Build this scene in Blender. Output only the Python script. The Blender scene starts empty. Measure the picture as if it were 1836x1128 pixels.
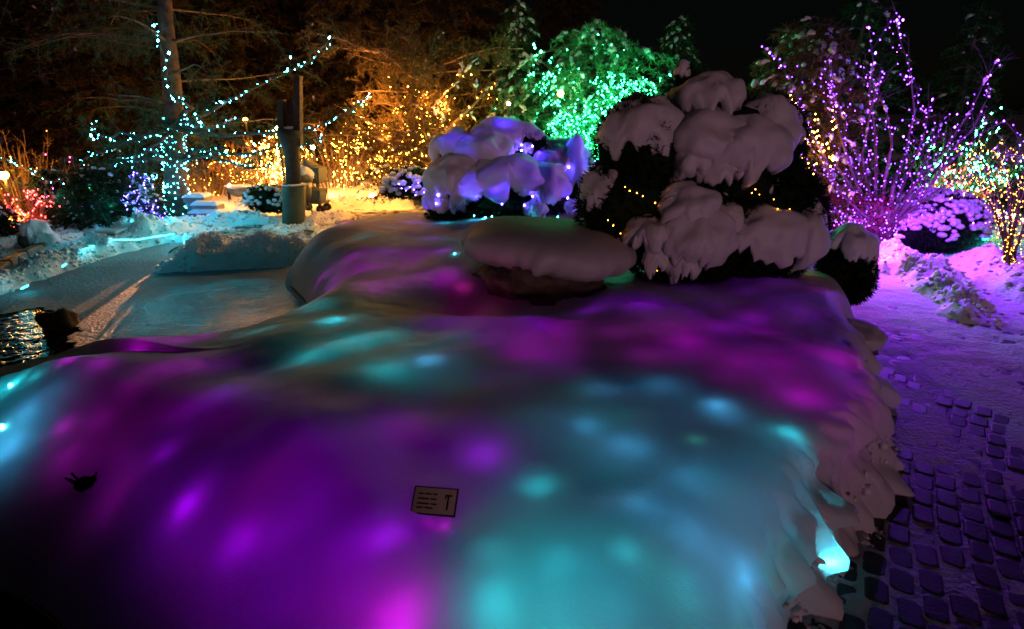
import bpy, math, random
import numpy as np
from mathutils import Vector, Matrix
random.seed(7); RNG = np.random.default_rng(11)
C = bpy.context.scene.collection
SC = bpy.context.scene

# ------------------------------------------------------------------ camera
PITCH = math.radians(19.6); F = 1020.0; CW, CH = 1836.0, 1128.0
CAM = np.array([0.0, 0.0, 2.2])
cd = bpy.data.cameras.new('camera'); cam = bpy.data.objects.new('camera', cd); C.objects.link(cam)
cam.location = CAM; cam.rotation_euler = (math.pi/2 - PITCH, 0, 0)
cd.sensor_width = 36; cd.lens = 36*F/CW; cd.clip_start = .05; cd.clip_end = 600
SC.camera = cam
# ------------------------------------------------------------------ world, key light, exposure
W = bpy.data.worlds.new('World'); SC.world = W; W.use_nodes = True
nt = W.node_tree; nt.nodes.clear()
sky = nt.nodes.new('ShaderNodeTexSky'); sky.sky_type = 'NISHITA'; sky.sun_disc = False
sky.sun_elevation = math.radians(11); sky.sun_rotation = math.radians(190)
bg = nt.nodes.new('ShaderNodeBackground'); bg.inputs[1].default_value = .00032
wo = nt.nodes.new('ShaderNodeOutputWorld')
nt.links.new(sky.outputs[0], bg.inputs[0]); nt.links.new(bg.outputs[0], wo.inputs[0])
sd = bpy.data.lights.new('town_glow', 'SUN'); sd.energy = .40; sd.angle = math.radians(5); sd.color = (1, .50, .60)
sun = bpy.data.objects.new('town_glow', sd); C.objects.link(sun)
sun.rotation_euler = Vector((-.16, 1, -.05)).to_track_quat('-Z', 'Y').to_euler()
SC.view_settings.view_transform = 'Standard'; SC.view_settings.look = 'None'
SC.view_settings.exposure = 0; SC.view_settings.gamma = 1; SC.view_settings.use_curve_mapping = False
SC.render.engine = 'CYCLES'
cy = SC.cycles
cy.use_denoising = True; cy.max_bounces = 5; cy.diffuse_bounces = 2; cy.glossy_bounces = 2
cy.transmission_bounces = 3; cy.transparent_max_bounces = 4; cy.sample_clamp_indirect = 2.0
cy.sample_clamp_direct = 0; cy.caustics_reflective = False; cy.caustics_refractive = False
cy.use_light_tree = True; cy.filter_width = 1.7; cy.use_adaptive_sampling = False

def ray(u, v):
    x = (u-CW/2)/F; y = -(v-CH/2)/F
    return np.array([x, math.cos(PITCH)+y*math.sin(PITCH), -math.sin(PITCH)+y*math.cos(PITCH)])
def at(u, v, Y):
    r = ray(u, v); return CAM + r*(Y/r[1])
def gp(u, v, z=0.0):
    r = ray(u, v); return CAM + r*((z-CAM[2])/r[2])

# ------------------------------------------------------------------ noise
def _h(i, j, k, s):
    n = (i.astype(np.int64)*374761393 + j.astype(np.int64)*668265263 + k.astype(np.int64)*2147483647 + s*1274126177) & 0xffffffff
    n = ((n ^ (n >> 13))*1274126177) & 0xffffffff
    n = ((n ^ (n >> 16))*2246822519) & 0xffffffff
    return ((n ^ (n >> 15)) & 0xffffff)/float(0xffffff)*2-1
def noise(x, y, z=0.0, s=0):
    x, y, z = np.broadcast_arrays(np.asarray(x, float), np.asarray(y, float), np.asarray(z, float))
    i, j, k = np.floor(x), np.floor(y), np.floor(z)
    a, b, c = x-i, y-j, z-k
    a = a*a*a*(a*(a*6-15)+10); b = b*b*b*(b*(b*6-15)+10); c = c*c*c*(c*(c*6-15)+10)
    r = 0
    for dz in (0, 1):
        for dy in (0, 1):
            for dx in (0, 1):
                r = r + _h(i+dx, j+dy, k+dz, s)*np.where(dx, a, 1-a)*np.where(dy, b, 1-b)*np.where(dz, c, 1-c)
    return r
def fbm(x, y, z=0.0, s=0, o=4, g=.5):
    t = 0; a = 1.0
    for q in range(o):
        t = t + a*noise(np.asarray(x)*2**q, np.asarray(y)*2**q, np.asarray(z)*2**q, s+q*17); a *= g
    return t
def sstep(a, b, x):
    t = np.clip((np.asarray(x, float)-a)/(b-a), 0, 1); return t*t*(3-2*t)
def smooth_poly(p, n=8):
    p = np.array(p, float)[:, :2]; o = []
    for i in range(len(p)):
        a, b, c, d = p[i-1], p[i], p[(i+1) % len(p)], p[(i+2) % len(p)]
        for t in np.linspace(0, 1, n, endpoint=False):
            o.append(.5*((2*b)+(c-a)*t+(2*a-5*b+4*c-d)*t*t+(3*b-a-3*c+d)*t**3))
    return np.array(o)
def sdf(poly, x, y):               # positive inside
    x = np.asarray(x, float); y = np.asarray(y, float)
    d = np.full(np.broadcast(x, y).shape, 1e9); ins = np.zeros(d.shape, bool)
    for i in range(len(poly)):
        ax, ay = poly[i-1]; bx, by = poly[i]
        ex, ey = bx-ax, by-ay
        t = np.clip(((x-ax)*ex+(y-ay)*ey)/(ex*ex+ey*ey+1e-12), 0, 1)
        d = np.minimum(d, np.hypot(x-ax-t*ex, y-ay-t*ey))
        cr = ((ay > y) != (by > y)) & (x < (bx-ax)*(y-ay)/(by-ay+1e-12)+ax)
        ins ^= cr
    return np.where(ins, d, -d)

# ------------------------------------------------------------------ materials
def mat(name): 
    m = bpy.data.materials.new(name); m.use_nodes = True; m.node_tree.nodes.clear(); return m, m.node_tree
def N(t, ty, **k):
    n = t.nodes.new(ty)
    for a, b in k.items(): setattr(n, a, b)
    return n
def out(t, s):
    o = N(t, 'ShaderNodeOutputMaterial'); t.links.new(s, o.inputs[0])
def tex(t, scale, detail=3, vec=None, rough=.55):
    n = N(t, 'ShaderNodeTexNoise'); n.inputs['Scale'].default_value = scale; n.inputs['Detail'].default_value = detail
    n.inputs['Roughness'].default_value = rough
    if vec is None:
        g = N(t, 'ShaderNodeNewGeometry'); vec = g.outputs['Position']
    t.links.new(vec, n.inputs['Vector']); return n.outputs[0]
def ramp(t, s, stops):
    r = N(t, 'ShaderNodeValToRGB'); e = r.color_ramp.elements
    while len(e) < len(stops): e.new(.5)
    for q, (p, c) in zip(e, stops): q.position = p; q.color = (*c, 1) if len(c) == 3 else c
    t.links.new(s, r.inputs[0]); return r.outputs[0]
def bump(t, h, strength, dist, prev=None):
    b = N(t, 'ShaderNodeBump'); b.inputs['Strength'].default_value = strength; b.inputs['Distance'].default_value = dist
    t.links.new(h, b.inputs['Height'])
    if prev is not None: t.links.new(prev, b.inputs['Normal'])
    return b.outputs[0]
def plain(name, ca, cb, scale=6, rough=.8, bs=.3, bd=.01, bscale=None, metal=0, spec=.3):
    m, t = mat(name); p = N(t, 'ShaderNodeBsdfPrincipled')
    t.links.new(ramp(t, tex(t, scale, 4), [(.3, ca), (.7, cb)]), p.inputs['Base Color'])
    p.inputs['Roughness'].default_value = rough; p.inputs['Metallic'].default_value = metal
    p.inputs['Specular IOR Level'].default_value = spec
    t.links.new(bump(t, tex(t, bscale or scale*4, 4), bs, bd), p.inputs['Normal'])
    out(t, p.outputs[0]); return m
def snow_mat(name, trans=.35, b1=.5, b2=.25, col=(.84, .85, .87), s1=24, s2=160):
    m, t = mat(name)
    n = bump(t, tex(t, s1, 4), b1, .035 if trans < .1 else .02); n = bump(t, tex(t, s2, 3), b2, .006, n)
    d = N(t, 'ShaderNodeBsdfDiffuse'); d.inputs[0].default_value = (*col, 1); t.links.new(n, d.inputs['Normal'])
    r = N(t, 'ShaderNodeBsdfTranslucent'); r.inputs[0].default_value = (.82, .84, .88, 1)
    if name == 'bed_snow':            # the underside is the inside of the snow: it passes light up, it does not bounce it about
        gg = N(t, 'ShaderNodeNewGeometry'); t.links.new(ramp(t, gg.outputs['Backfacing'], [(0, col), (1, (.02, .02, .02))]), d.inputs[0])
    x = N(t, 'ShaderNodeMixShader'); x.inputs[0].default_value = trans
    t.links.new(n, r.inputs['Normal'])
    t.links.new(d.outputs[0], x.inputs[1]); t.links.new(r.outputs[0], x.inputs[2])
    g = N(t, 'ShaderNodeBsdfGlossy'); g.inputs[0].default_value = (.8, .85, .9, 1); g.inputs['Roughness'].default_value = .45
    t.links.new(n, g.inputs['Normal'])
    y = N(t, 'ShaderNodeMixShader'); y.inputs[0].default_value = .03
    t.links.new(x.outputs[0], y.inputs[1]); t.links.new(g.outputs[0], y.inputs[2])
    out(t, y.outputs[0])
    if name == 'bed_snow':            # deep snow swallows light with distance
        va = N(t, 'ShaderNodeVolumeAbsorption'); va.inputs['Color'].default_value = (.0, .0, .0, 1); va.inputs['Density'].default_value = SIG
        t.links.new(va.outputs[0], [n_ for n_ in t.nodes if n_.type == 'OUTPUT_MATERIAL'][0].inputs['Volume'])
    return m
SIG = 5.0
def emis(name, col, L):
    m, t = mat(name); e = N(t, 'ShaderNodeEmission'); e.inputs[0].default_value = (*col, 1); e.inputs[1].default_value = L
    out(t, e.outputs[0]); return m
def leaf_mat(name, ca, cb, scale=3):
    m, t = mat(name)
    c = ramp(t, tex(t, scale, 3), [(.3, ca), (.7, cb)])
    d = N(t, 'ShaderNodeBsdfDiffuse'); t.links.new(c, d.inputs[0])
    r = N(t, 'ShaderNodeBsdfTranslucent'); t.links.new(c, r.inputs[0])
    x = N(t, 'ShaderNodeMixShader'); x.inputs[0].default_value = .3
    t.links.new(d.outputs[0], x.inputs[1]); t.links.new(r.outputs[0], x.inputs[2]); out(t, x.outputs[0]); return m
M = {}
M['bed_snow'] = snow_mat('bed_snow', .5, .28, .38, s1=10, s2=140)
M['cap_snow'] = snow_mat('cap_snow', .3, .30, .2, s1=22)
M['snow'] = snow_mat('ground_snow', .05, .8, .4, s1=16, s2=70)
M['twig_snow'] = snow_mat('branch_snow', .3, .3, .2)
M['soil'] = plain('soil', (.02, .016, .012), (.04, .03, .02))
M['rock'] = plain('rock', (.05, .042, .035), (.16, .12, .085), 5, .85, .9, .03, 14)
M['greyrock'] = plain('grey_rock', (.10, .10, .10), (.22, .21, .2), 5, .85, .8, .03, 16)
M['cobble'] = plain('cobble', (.014, .014, .02), (.045, .04, .05), 9, .55, .5, .006, 60, spec=.4)
M['asphalt'] = plain('dark_paving', (.02, .02, .024), (.045, .04, .045), 6, .7, .4, .006, 50)
M['needles'] = leaf_mat('conifer_needles', (.018, .045, .022), (.04, .09, .035))
M['needles_dim'] = leaf_mat('brown_green_needles', (.05, .045, .018), (.15, .10, .035), 1.2)
M['needles_far'] = leaf_mat('far_spruce_needles', (.022, .022, .010), (.070, .046, .018), 1.0)
M['needles_green'] = leaf_mat('bright_conifer_needles', (.05, .14, .06), (.12, .26, .12))
M['yew'] = leaf_mat('yew_needles', (.008, .02, .010), (.022, .04, .016))
M['red_leaf'] = leaf_mat('dark_red_leaves', (.06, .015, .015), (.12, .03, .03))
M['bark'] = plain('bark', (.03, .022, .016), (.10, .075, .055), 7, .9, .8, .02, 26)
M['pale_bark'] = plain('pale_bark', (.13, .10, .085), (.28, .22, .19), 7, .8, .6, .01, 26)
M['twig'] = plain('twig_bark', (.14, .09, .045), (.28, .18, .09), 9, .8, .4, .01)
M['shaft'] = plain('dark_post_wood', (.018, .016, .010), (.045, .036, .02), 12, .8, .5, .01, 60)
M['post'] = plain('painted_post', (.045, .05, .03), (.09, .09, .05), 8, .6, .25, .004)
M['steel'] = plain('dark_steel', (.03, .035, .03), (.06, .065, .05), 8, .45, .2, .003, spec=.5)
M['bin'] = plain('bin_plastic', (.05, .07, .055), (.08, .10, .08), 4, .5, .2, .004)
M['rubber'] = plain('rubber', (.012, .012, .012), (.02, .02, .02), 8, .7)
M['wood'] = plain('wood', (.16, .09, .04), (.30, .18, .08), 9, .6, .3, .004)
M['concrete'] = plain('concrete', (.14, .13, .12), (.26, .25, .23), 5, .85, .4, .006)
M['cable'] = plain('cable', (.01, .03, .015), (.02, .05, .02), 5, .5)
M['plaque'] = plain('plaque_face', (.42, .38, .28), (.50, .45, .34), 5, .35, .1, .001, spec=.5)
M['black'] = plain('black_paint', (.008, .008, .008), (.014, .014, .014), 5, .5)
M['ceramic'] = plain('white_casing', (.5, .5, .5), (.6, .6, .6), 5, .4)
COL = dict(cyan=(.07, .78, 1.0), gold=(1.0, .40, .045), amber=(1.0, .36, .04), green=(.035, 1.0, .34), purple=(.21, .035, 1.0),
           blue=(.12, .07, 1.0), red=(1.0, .03, .03), magenta=(1.0, .06, .45), pink=(1, .12, .85), white=(1, .75, .5))
GAIN = dict(cyan=4.5, gold=3.8, amber=2.6, green=3.6, purple=3.2, blue=5.5, red=3, magenta=3, pink=3, white=3)
BM = {}
def bulb_mat(c, L):
    k = (c, L)
    if k not in BM: BM[k] = emis('%s_bulb_glow' % c, COL[c], L)
    return BM[k]

# ------------------------------------------------------------------ mesh building
class MB:
    def __init__(s): s.v = []; s.f = []; s.n = 0
    def add(s, v, f):
        v = np.asarray(v, float); s.v.append(v); f = np.asarray(f, int)
        s.f.append(f+s.n); s.n += len(v)
    def tube(s, pts, rad, k=6, cap=True):
        P = np.array(pts, float); n = len(P)
        R = np.broadcast_to(np.asarray(rad, float), (n,)) if np.ndim(rad) else np.full(n, rad)
        T = np.gradient(P, axis=0); T /= np.linalg.norm(T, axis=1)[:, None]+1e-9
        ref = np.array([0, 0, 1.]) if abs(T[:, 2]).mean() < .8 else np.array([1., 0, 0])
        A = np.cross(T, ref); A /= np.linalg.norm(A, axis=1)[:, None]+1e-9; B = np.cross(T, A)
        an = np.arange(k)/k*2*math.pi
        V = P[:, None]+R[:, None, None]*(np.cos(an)[None, :, None]*A[:, None]+np.sin(an)[None, :, None]*B[:, None])
        i = np.arange(n-1)[:, None]*k; j = np.arange(k)[None]; j2 = (j+1) % k
        Fq = np.stack([i+j, i+j2, i+k+j2, i+k+j], -1).reshape(-1, 4)
        V = V.reshape(-1, 3)
        if cap:
            V = np.vstack([V, P[0], P[-1]]); a = n*k; b = a+1
            j = j[0]; j2 = j2[0]
            c0 = np.stack([j2, j, np.full(k, a), np.full(k, a)], -1); c1 = np.stack([(n-1)*k+j, (n-1)*k+j2, np.full(k, b), np.full(k, b)], -1)
            Fq = np.vstack([Fq, c0, c1])
        s.add(V, Fq)
    def box(s, c, d, rz=0, rx=0, ry=0, bev=0):
        x, y, z = [q/2 for q in d]
        if bev:
            b = bev; V = []
            for sz in (-1, 1):
                for (X, Y, Z) in ((x-b, y-b, z), (x, y, z-b)):
                    ring = [(-X, -Y), (X, -Y), (X, Y), (-X, Y)] if (X < x) else [(-x, -y), (x, -y), (x, y), (-x, y)]
                    V.append([(p, q, sz*Z) for p, q in ring])
            rings = [V[0], V[1], V[3], V[2]]
            P = np.array(sum(rings, [])); Fc = []
            for r in range(3):
                for j in range(4): Fc.append((r*4+j, r*4+(j+1) % 4, r*4+4+(j+1) % 4, r*4+4+j))
            Fc += [(3, 2, 1, 0), (12, 13, 14, 15)]
        else:
            P = np.array([(-x, -y, -z), (x, -y, -z), (x, y, -z), (-x, y, -z), (-x, -y, z), (x, -y, z), (x, y, z), (-x, y, z)])
            Fc = [(3, 2, 1, 0), (4, 5, 6, 7), (0, 1, 5, 4), (1, 2, 6, 5), (2, 3, 7, 6), (3, 0, 4, 7)]
        Rm = np.array(Matrix.Rotation(rz, 3, 'Z') @ Matrix.Rotation(ry, 3, 'Y') @ Matrix.Rotation(rx, 3, 'X'))
        s.add(P @ Rm.T + np.array(c), Fc)
    def tris(s, T):                      # T (n,3,3)
        n = len(T); i = np.arange(n*3).reshape(n, 3)
        s.add(T.reshape(-1, 3), np.column_stack([i, i[:, 2]]))
    def build(s, name, m, parent=None, smooth=True, kind=None, label=None):
        V = np.vstack(s.v); Fq = np.vstack(s.f)
        me = bpy.data.meshes.new(name)
        tri = Fq[:, 2] == Fq[:, 3]
        cnt = np.where(tri, 3, 4); loops = np.concatenate([Fq[:, :3].reshape(len(Fq), 3), np.where(tri, -1, Fq[:, 3])[:, None]], 1).ravel()
        loops = loops[loops >= 0]
        me.vertices.add(len(V)); me.vertices.foreach_set('co', V.ravel())
        me.loops.add(len(loops)); me.loops.foreach_set('vertex_index', loops)
        me.polygons.add(len(Fq)); st = np.concatenate([[0], np.cumsum(cnt)[:-1]])
        me.polygons.foreach_set('loop_start', st); me.polygons.foreach_set('loop_total', cnt)
        me.update(calc_edges=True); me.validate()
        me.polygons.foreach_set('use_smooth', [smooth]*len(me.polygons))
        me.materials.append(m)
        o = bpy.data.objects.new(name, me); C.objects.link(o)
        if parent is not None: o.parent = parent
        if kind: o['kind'] = kind
        if label: o['label'] = label
        return o
def thing(name, label, cat, group=None):
    o = bpy.data.objects.new(name, None); C.objects.link(o); o.empty_display_size = .1
    o['label'] = label; o['category'] = cat
    if group: o['group'] = group
    return o
def tag(o, label, cat, group=None):
    o['label'] = label; o['category'] = cat
    if group: o['group'] = group
    return o
def grid(xs, ys, Z, keep=None):
    nx, ny = len(xs), len(ys); X, Y = np.meshgrid(xs, ys)
    V = np.stack([X, Y, Z], -1).reshape(-1, 3)
    i = np.arange(ny-1)[:, None]*nx+np.arange(nx-1)[None]
    Fq = np.stack([i, i+1, i+nx+1, i+nx], -1).reshape(-1, 4)
    if keep is not None:
        k = keep.reshape(-1); Fq = Fq[k[Fq].any(1)]
        used = np.unique(Fq); mp = np.full(len(V), -1); mp[used] = np.arange(len(used)); V = V[used]; Fq = mp[Fq]
    return V, Fq
def sph(c, r, sub=(10, 16), ns=0, fr=2.0, seed=0, zflat=None):
    a, b = sub; th = np.linspace(0, math.pi, a); ph = np.arange(b)/b*2*math.pi
    T, Pp = np.meshgrid(th, ph, indexing='ij')
    D = np.stack([np.sin(T)*np.cos(Pp), np.sin(T)*np.sin(Pp), np.cos(T)], -1).reshape(-1, 3)
    k = 1+ns*fbm(D[:, 0]*fr+seed*3.1, D[:, 1]*fr, D[:, 2]*fr, seed, 3)
    V = D*k[:, None]*np.array(r)
    if zflat is not None: V[:, 2] = np.maximum(V[:, 2], zflat)
    V = V+np.array(c)
    i = np.arange(a-1)[:, None]*b; j = np.arange(b)[None]; j2 = (j+1) % b
    Fq = np.stack([i+j, i+b+j, i+b+j2, i+j2], -1).reshape(-1, 4)
    return V, Fq
OCT = np.array([(1, 0, 0), (-1, 0, 0), (0, 1, 0), (0, -1, 0), (0, 0, 1.25), (0, 0, -1.25)], float)
OCF = np.array([(0, 2, 4), (2, 1, 4), (1, 3, 4), (3, 0, 4), (2, 0, 5), (1, 2, 5), (3, 1, 5), (0, 3, 5)])
def bulbs_mesh(P, r, m, parent, name='bulbs'):
    P = np.array(P); n = len(P); R = np.broadcast_to(np.asarray(r, float), (n,))
    V = (P[:, None]+OCT[None]*R[:, None, None]).reshape(-1, 3)
    Fq = (OCF[None]+np.arange(n)[:, None, None]*6).reshape(-1, 3)
    mb = MB(); mb.add(V, np.column_stack([Fq, Fq[:, 2]])); return mb.build(name, m, parent, False, 'stuff')
def resample(P, step):
    P = np.array(P, float); L = np.r_[0, np.cumsum(np.linalg.norm(np.diff(P, axis=0), axis=1))]
    n = max(2, int(L[-1]/step)+1); t = np.linspace(0, L[-1], n)
    return np.stack([np.interp(t, L, P[:, k]) for k in range(3)], -1)
def wig(P, step, amp, seed=0, fr=1.5):
    Q = resample(P, step); s = np.arange(len(Q))*step*fr
    e = np.minimum(np.arange(len(Q)), 4)/4.
    for k in range(3): Q[:, k] += amp*e*noise(s, seed*7.3+k*11, 0, seed+k)
    return Q
def string_lights(label, lines, color, L, r=.017, step=.12, jit=.03, extra=None, cable=True, group=None, base=None):
    """lines: list of world polylines that the cable follows; bulbs sit along them"""
    root = thing('string_lights', label, 'string lights', group)
    mb = MB(); B = []
    for ln in lines:
        Q = resample(ln, step)
        if len(Q) < 2: continue
        Q = Q+RNG.normal(0, jit, Q.shape); B.append(Q)
        if cable: mb.tube(Q, .004, 3, False)
    if extra is not None and len(extra): B.append(np.array(extra))
    B = np.vstack(B)
    if cable and mb.n: mb.build('cable', M['cable'], root, True, 'stuff')
    k_ = .62; rr = r*k_*RNG.uniform(.7, 1.25, len(B))
    bulbs_mesh(B, rr, bulb_mat(color, L*GAIN[color]), root)
    return root, B
def point(name, p, power, col, rad=.02):
    l = bpy.data.lights.new(name, 'POINT'); l.energy = power; l.color = col; l.shadow_soft_size = rad
    o = bpy.data.objects.new(name, l); o.location = p; C.objects.link(o); return o
# ================================================================== the setting
MOUND = smooth_poly([(-6.2, 3.7), (-4.4, 3.2), (-3.2, 2.55), (-2.1, 2.0), (-1.4, 1.4), (-.6, .9), (.6, 1.05), (1.1, 1.7), (1.52, 2.25),
    (2.34, 3.05), (2.78, 3.8), (3.2, 4.75), (3.75, 5.9), (4.2, 7.3), (3.9, 9.2), (2.6, 10.7), (.9, 11.3), (-1.3, 11.2), (-2.9, 10.3), (-3.35, 9.0),
    (-3.1, 7.6), (-2.35, 6.3), (-2.35, 5.4), (-2.9, 4.75), (-3.9, 4.25), (-5, 4.15), (-6.4, 4.6)], 8)
gsw = [(-1.0, 3.1, .10, .7), (.9, 2.4, .05, .6), (.1, 4.1, .06, .6), (1.05, 4.2, .09, .45), (-.7, 6.9, .12, .55), (-2.1, 7.7, .14, .7), (2.5, 4.6, .07, .5),
       (-3.3, 3.4, .08, .4), (-2.9, 3.55, .06, .35), (1.9, 3.2, .10, .6), (-1.3, 5.4, .07, .5), (.2, 8.3, .08, .7), (1.3, 5.0, .08, .5), (2.9, 5.6, .12, .6), (-1.7, 4.3, .05, .4),
       (-.5, 5.35, -.17, .36), (-.05, 5.05, -.12, .3), (.45, 4.75, -.04, .2), (-.33, 2.04, -.045, .10), (-.37, 2.22, .03, .08)]
def bed_z(x, y):
    x = np.asarray(x, float); y = np.asarray(y, float)
    d = sdf(MOUND, x+.05*noise(x*1.4, y*1.4, 0, 5), y+.05*noise(x*1.4+9, y*1.4, 0, 6))
    w = np.interp(x, [-3, -1, .6, 1.3, 2.2], [1.35, 1.35, .8, .36, .26])
    w = np.where(y > 3.9, np.where(x < 0, .75, .42), w)
    t = np.clip(d/w, 0, 1); prof = (1-(1-t)**2.4)
    top = .50+.05*noise(x*.8, y*.8, 0, 1)+.035*noise(x*1.7, y*1.7, 0, 2)+.012*noise(x*4, y*4, 0, 3)+.0035*noise(x*15, y*11, 0, 4)*sstep(2.5, 4, y)
    for gx, gy, a, s in gsw: top = top+a*np.exp(-((x-gx)**2+(y-gy)**2)/(2*s*s))
    return np.where(d > 0, -.04+(top+.04)*prof, -.04-.3*np.clip(-d/.1, 0, 1))
def hit(u, v, zoff=0):
    r = ray(u, v); t = np.arange(1.2, 14, .01); P = CAM+r*t[:, None]
    b = P[:, 2] < bed_z(P[:, 0], P[:, 1])+zoff
    return P[np.argmax(b)] if b.any() else gp(u, v, .45)
hx = np.r_[np.arange(-6.6, .9, .04), np.arange(.9, 4.7, .018)]; hy = np.r_[np.arange(.7, 5.2, .02), np.arange(5.2, 11.6, .04)]
X, Y = np.meshgrid(hx, hy); Z = bed_z(X, Y)
D = sdf(MOUND, X, Y)
V, Fq = grid(hx, hy, Z, D > -.06)
# ragged frozen clumps and drips down the right-hand edge: displace along the surface normal
d = sdf(MOUND, V[:, 0], V[:, 1])
e = .02
nx = -(bed_z(V[:, 0]+e, V[:, 1])-bed_z(V[:, 0]-e, V[:, 1]))/(2*e); ny = -(bed_z(V[:, 0], V[:, 1]+e)-bed_z(V[:, 0], V[:, 1]-e))/(2*e)
ln = np.sqrt(nx*nx+ny*ny+1)
nx, ny = nx/ln, ny/ln
mask = sstep(.34, .08, d+.10*noise(V[:, 0]*2.2, V[:, 1]*2.2, 0, 44))*sstep(.75, 1.3, V[:, 0])*sstep(5.6, 4.9, V[:, 1])
s_ = V[:, 0]*.75+V[:, 1]*.9
wp = noise(V[:, 0]*3, V[:, 1]*3, V[:, 2]*4, 47); s_ = s_+.11*wp+.35*V[:, 2]
rg = 1.3*np.abs(fbm(s_*6.5, d*2.6+3, V[:, 2]*3.6, 41, 4, .5))+.1
V[:, 0] += nx*mask*(rg-.62)*.17; V[:, 1] += ny*mask*(rg-.62)*.17
V[:, 2] += mask*(.030*fbm(V[:, 0]*8, V[:, 1]*8, 0, 43, 3)+(rg-.5)*.03)
eg = np.vstack([Fq[:, [0, 1]], Fq[:, [1, 2]], Fq[:, [2, 3]], Fq[:, [3, 0]]]); cnt_ = np.bincount(eg.ravel(), minlength=len(V))[:, None].astype(float)
for it in range(1):
    ac = np.zeros_like(V)
    for k_ in range(3): ac[:, k_] = np.bincount(eg[:, 0], V[eg[:, 1], k_], len(V))+np.bincount(eg[:, 1], V[eg[:, 0], k_], len(V))
    V = V+(ac/np.maximum(cnt_, 1)-V)*(.6*np.clip(mask*2, 0, 1))[:, None]
mb = MB(); mb.add(V, Fq); bed = mb.build('snow_covered_bed', M['bed_snow'], kind='structure')
mb = MB(); k = len(MOUND); sm = MOUND*1.0
mb.add(np.vstack([np.column_stack([MOUND, np.full(k, -.03)]), [[0, 5.5, -.03]]]), [(i, (i+1) % k, k, k) for i in range(k)])
mb.build('soil', M['soil'], bed, False)

# ---- pond outline
POND = [gp(-420, 760, -.1), gp(-260, 570, -.1), gp(-60, 545, -.1), gp(60, 512, -.1), gp(150, 480, -.1), gp(240, 452, -.1), gp(300, 438, -.1), gp(345, 446, -.1), gp(300, 480, -.1),
        gp(400, 488, -.1), gp(520, 478, -.1), gp(600, 470, -.1), gp(680, 505, -.1), (-1.9, 5.6, 0), (-2.4, 4.6, 0), (-4.2, 3.7, 0), (-6.3, 4.2, 0)]
POND = smooth_poly(POND, 6)
def near_seg(x, y, a, b):
    ex, ey = b[0]-a[0], b[1]-a[1]; t = np.clip(((x-a[0])*ex+(y-a[1])*ey)/(ex*ex+ey*ey), 0, 1)
    return np.hypot(x-a[0]-t*ex, y-a[1]-t*ey), t
BANKS = [  # (polyline, half width, height)
    ([gp(300, 470), gp(380, 455), gp(460, 450), gp(545, 455)], .75, .23),
    ([gp(250, 425), gp(330, 405), gp(430, 395), gp(480, 400)], .55, .20),
    ([gp(-100, 530), gp(20, 500), gp(100, 470), gp(180, 445), gp(260, 425)], .5, .15),
    ([gp(1530, 470), gp(1600, 478), gp(1670, 508), gp(1745, 565)], .50, .30),
    ([gp(1770, 480), gp(1840, 520), gp(1950, 580)], .6, .26),
    ([gp(590, 372), gp(690, 368), gp(770, 368)], .45, .28),
    ([gp(430, 375), gp(500, 372)], .6, .25),
    ([gp(560, 398), gp(600, 392)], .5, .16), ([gp(500, 412), gp(545, 412)], .4, .12),
]
PATHFAR = smooth_poly([gp(300, 440), gp(370, 422), gp(440, 408), gp(520, 396), (gp(620, 382)), gp(800, 375), gp(800, 388), gp(640, 396), gp(560, 408), gp(520, 432), gp(440, 440), gp(380, 446)], 5)
PATHR = smooth_poly([(-7, 3.6), (-3.2, 3.1), (-2, 2.5), (-.9, 1.2), (.3, 1.0), (.9, 1.9), (1.5, 2.8), (2.2, 3.8), (2.9, 5.0), (3.4, 6.5), (4.2, 8), (5.4, 7.8), (6.2, 6.6), (8.5, 4.5), (8, 1), (4, -2.5), (-3, -3), (-12, -1), (-10, 3.4)], 5)
def ground_z(x, y, fine=False):
    x = np.asarray(x, float); y = np.asarray(y, float)
    r = np.hypot(x, y)
    z = .05*fbm(x*.7, y*.7, 0, 21, 4)+.02*fbm(x*3, y*3, 0, 23, 3)
    dp = sdf(POND, x, y); z = z*(1-.5*sstep(-.3, .3, dp))-.42*sstep(-.42, .30, dp+.12*noise(x*2.4, y*2.4, 0, 24)+.05*noise(x*7, y*7, 0, 25))
    pf = sdf(PATHFAR, x, y); z = z*(1-.8*sstep(-.2, .2, pf))-.01*sstep(-.2, .2, pf)
    pr = sdf(PATHR, x, y); z = z*(1-sstep(-.3, .1, pr))-.12*sstep(-.2, .15, pr)
    for pl, w, h in BANKS:
        dm = np.full(x.shape, 1e9)
        for a, b in zip(pl[:-1], pl[1:]): dm = np.minimum(dm, near_seg(x, y, a, b)[0])
        q = np.clip(1-(dm/w)**2, 0, 1)
        lump = .75+.42*fbm(x*2.6, y*2.6, 0, 31, 4, .65)
        z = z+h*q*lump+q*.04*np.abs(fbm(x*9, y*9, 0, 33, 3))
    z = z+sstep(14.5, 22, y)*.9+sstep(14, 40, r)*.3
    return z
s = np.linspace(-1, 1, 620); gx = 26*s*np.abs(s)**.35
s = np.linspace(0, 1, 560); gy = -4+30*s**1.15
gx = np.r_[-220, -120, -60, -38, gx, 38, 60, 120, 220]; gy = np.r_[-60, -20, gy, 34, 60, 120, 260]
X, Y = np.meshgrid(gx, gy); Z = ground_z(X, Y)
mb = MB(); mb.add(*grid(gx, gy, Z)); ground = mb.build('ground', M['snow'], kind='structure')

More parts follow.
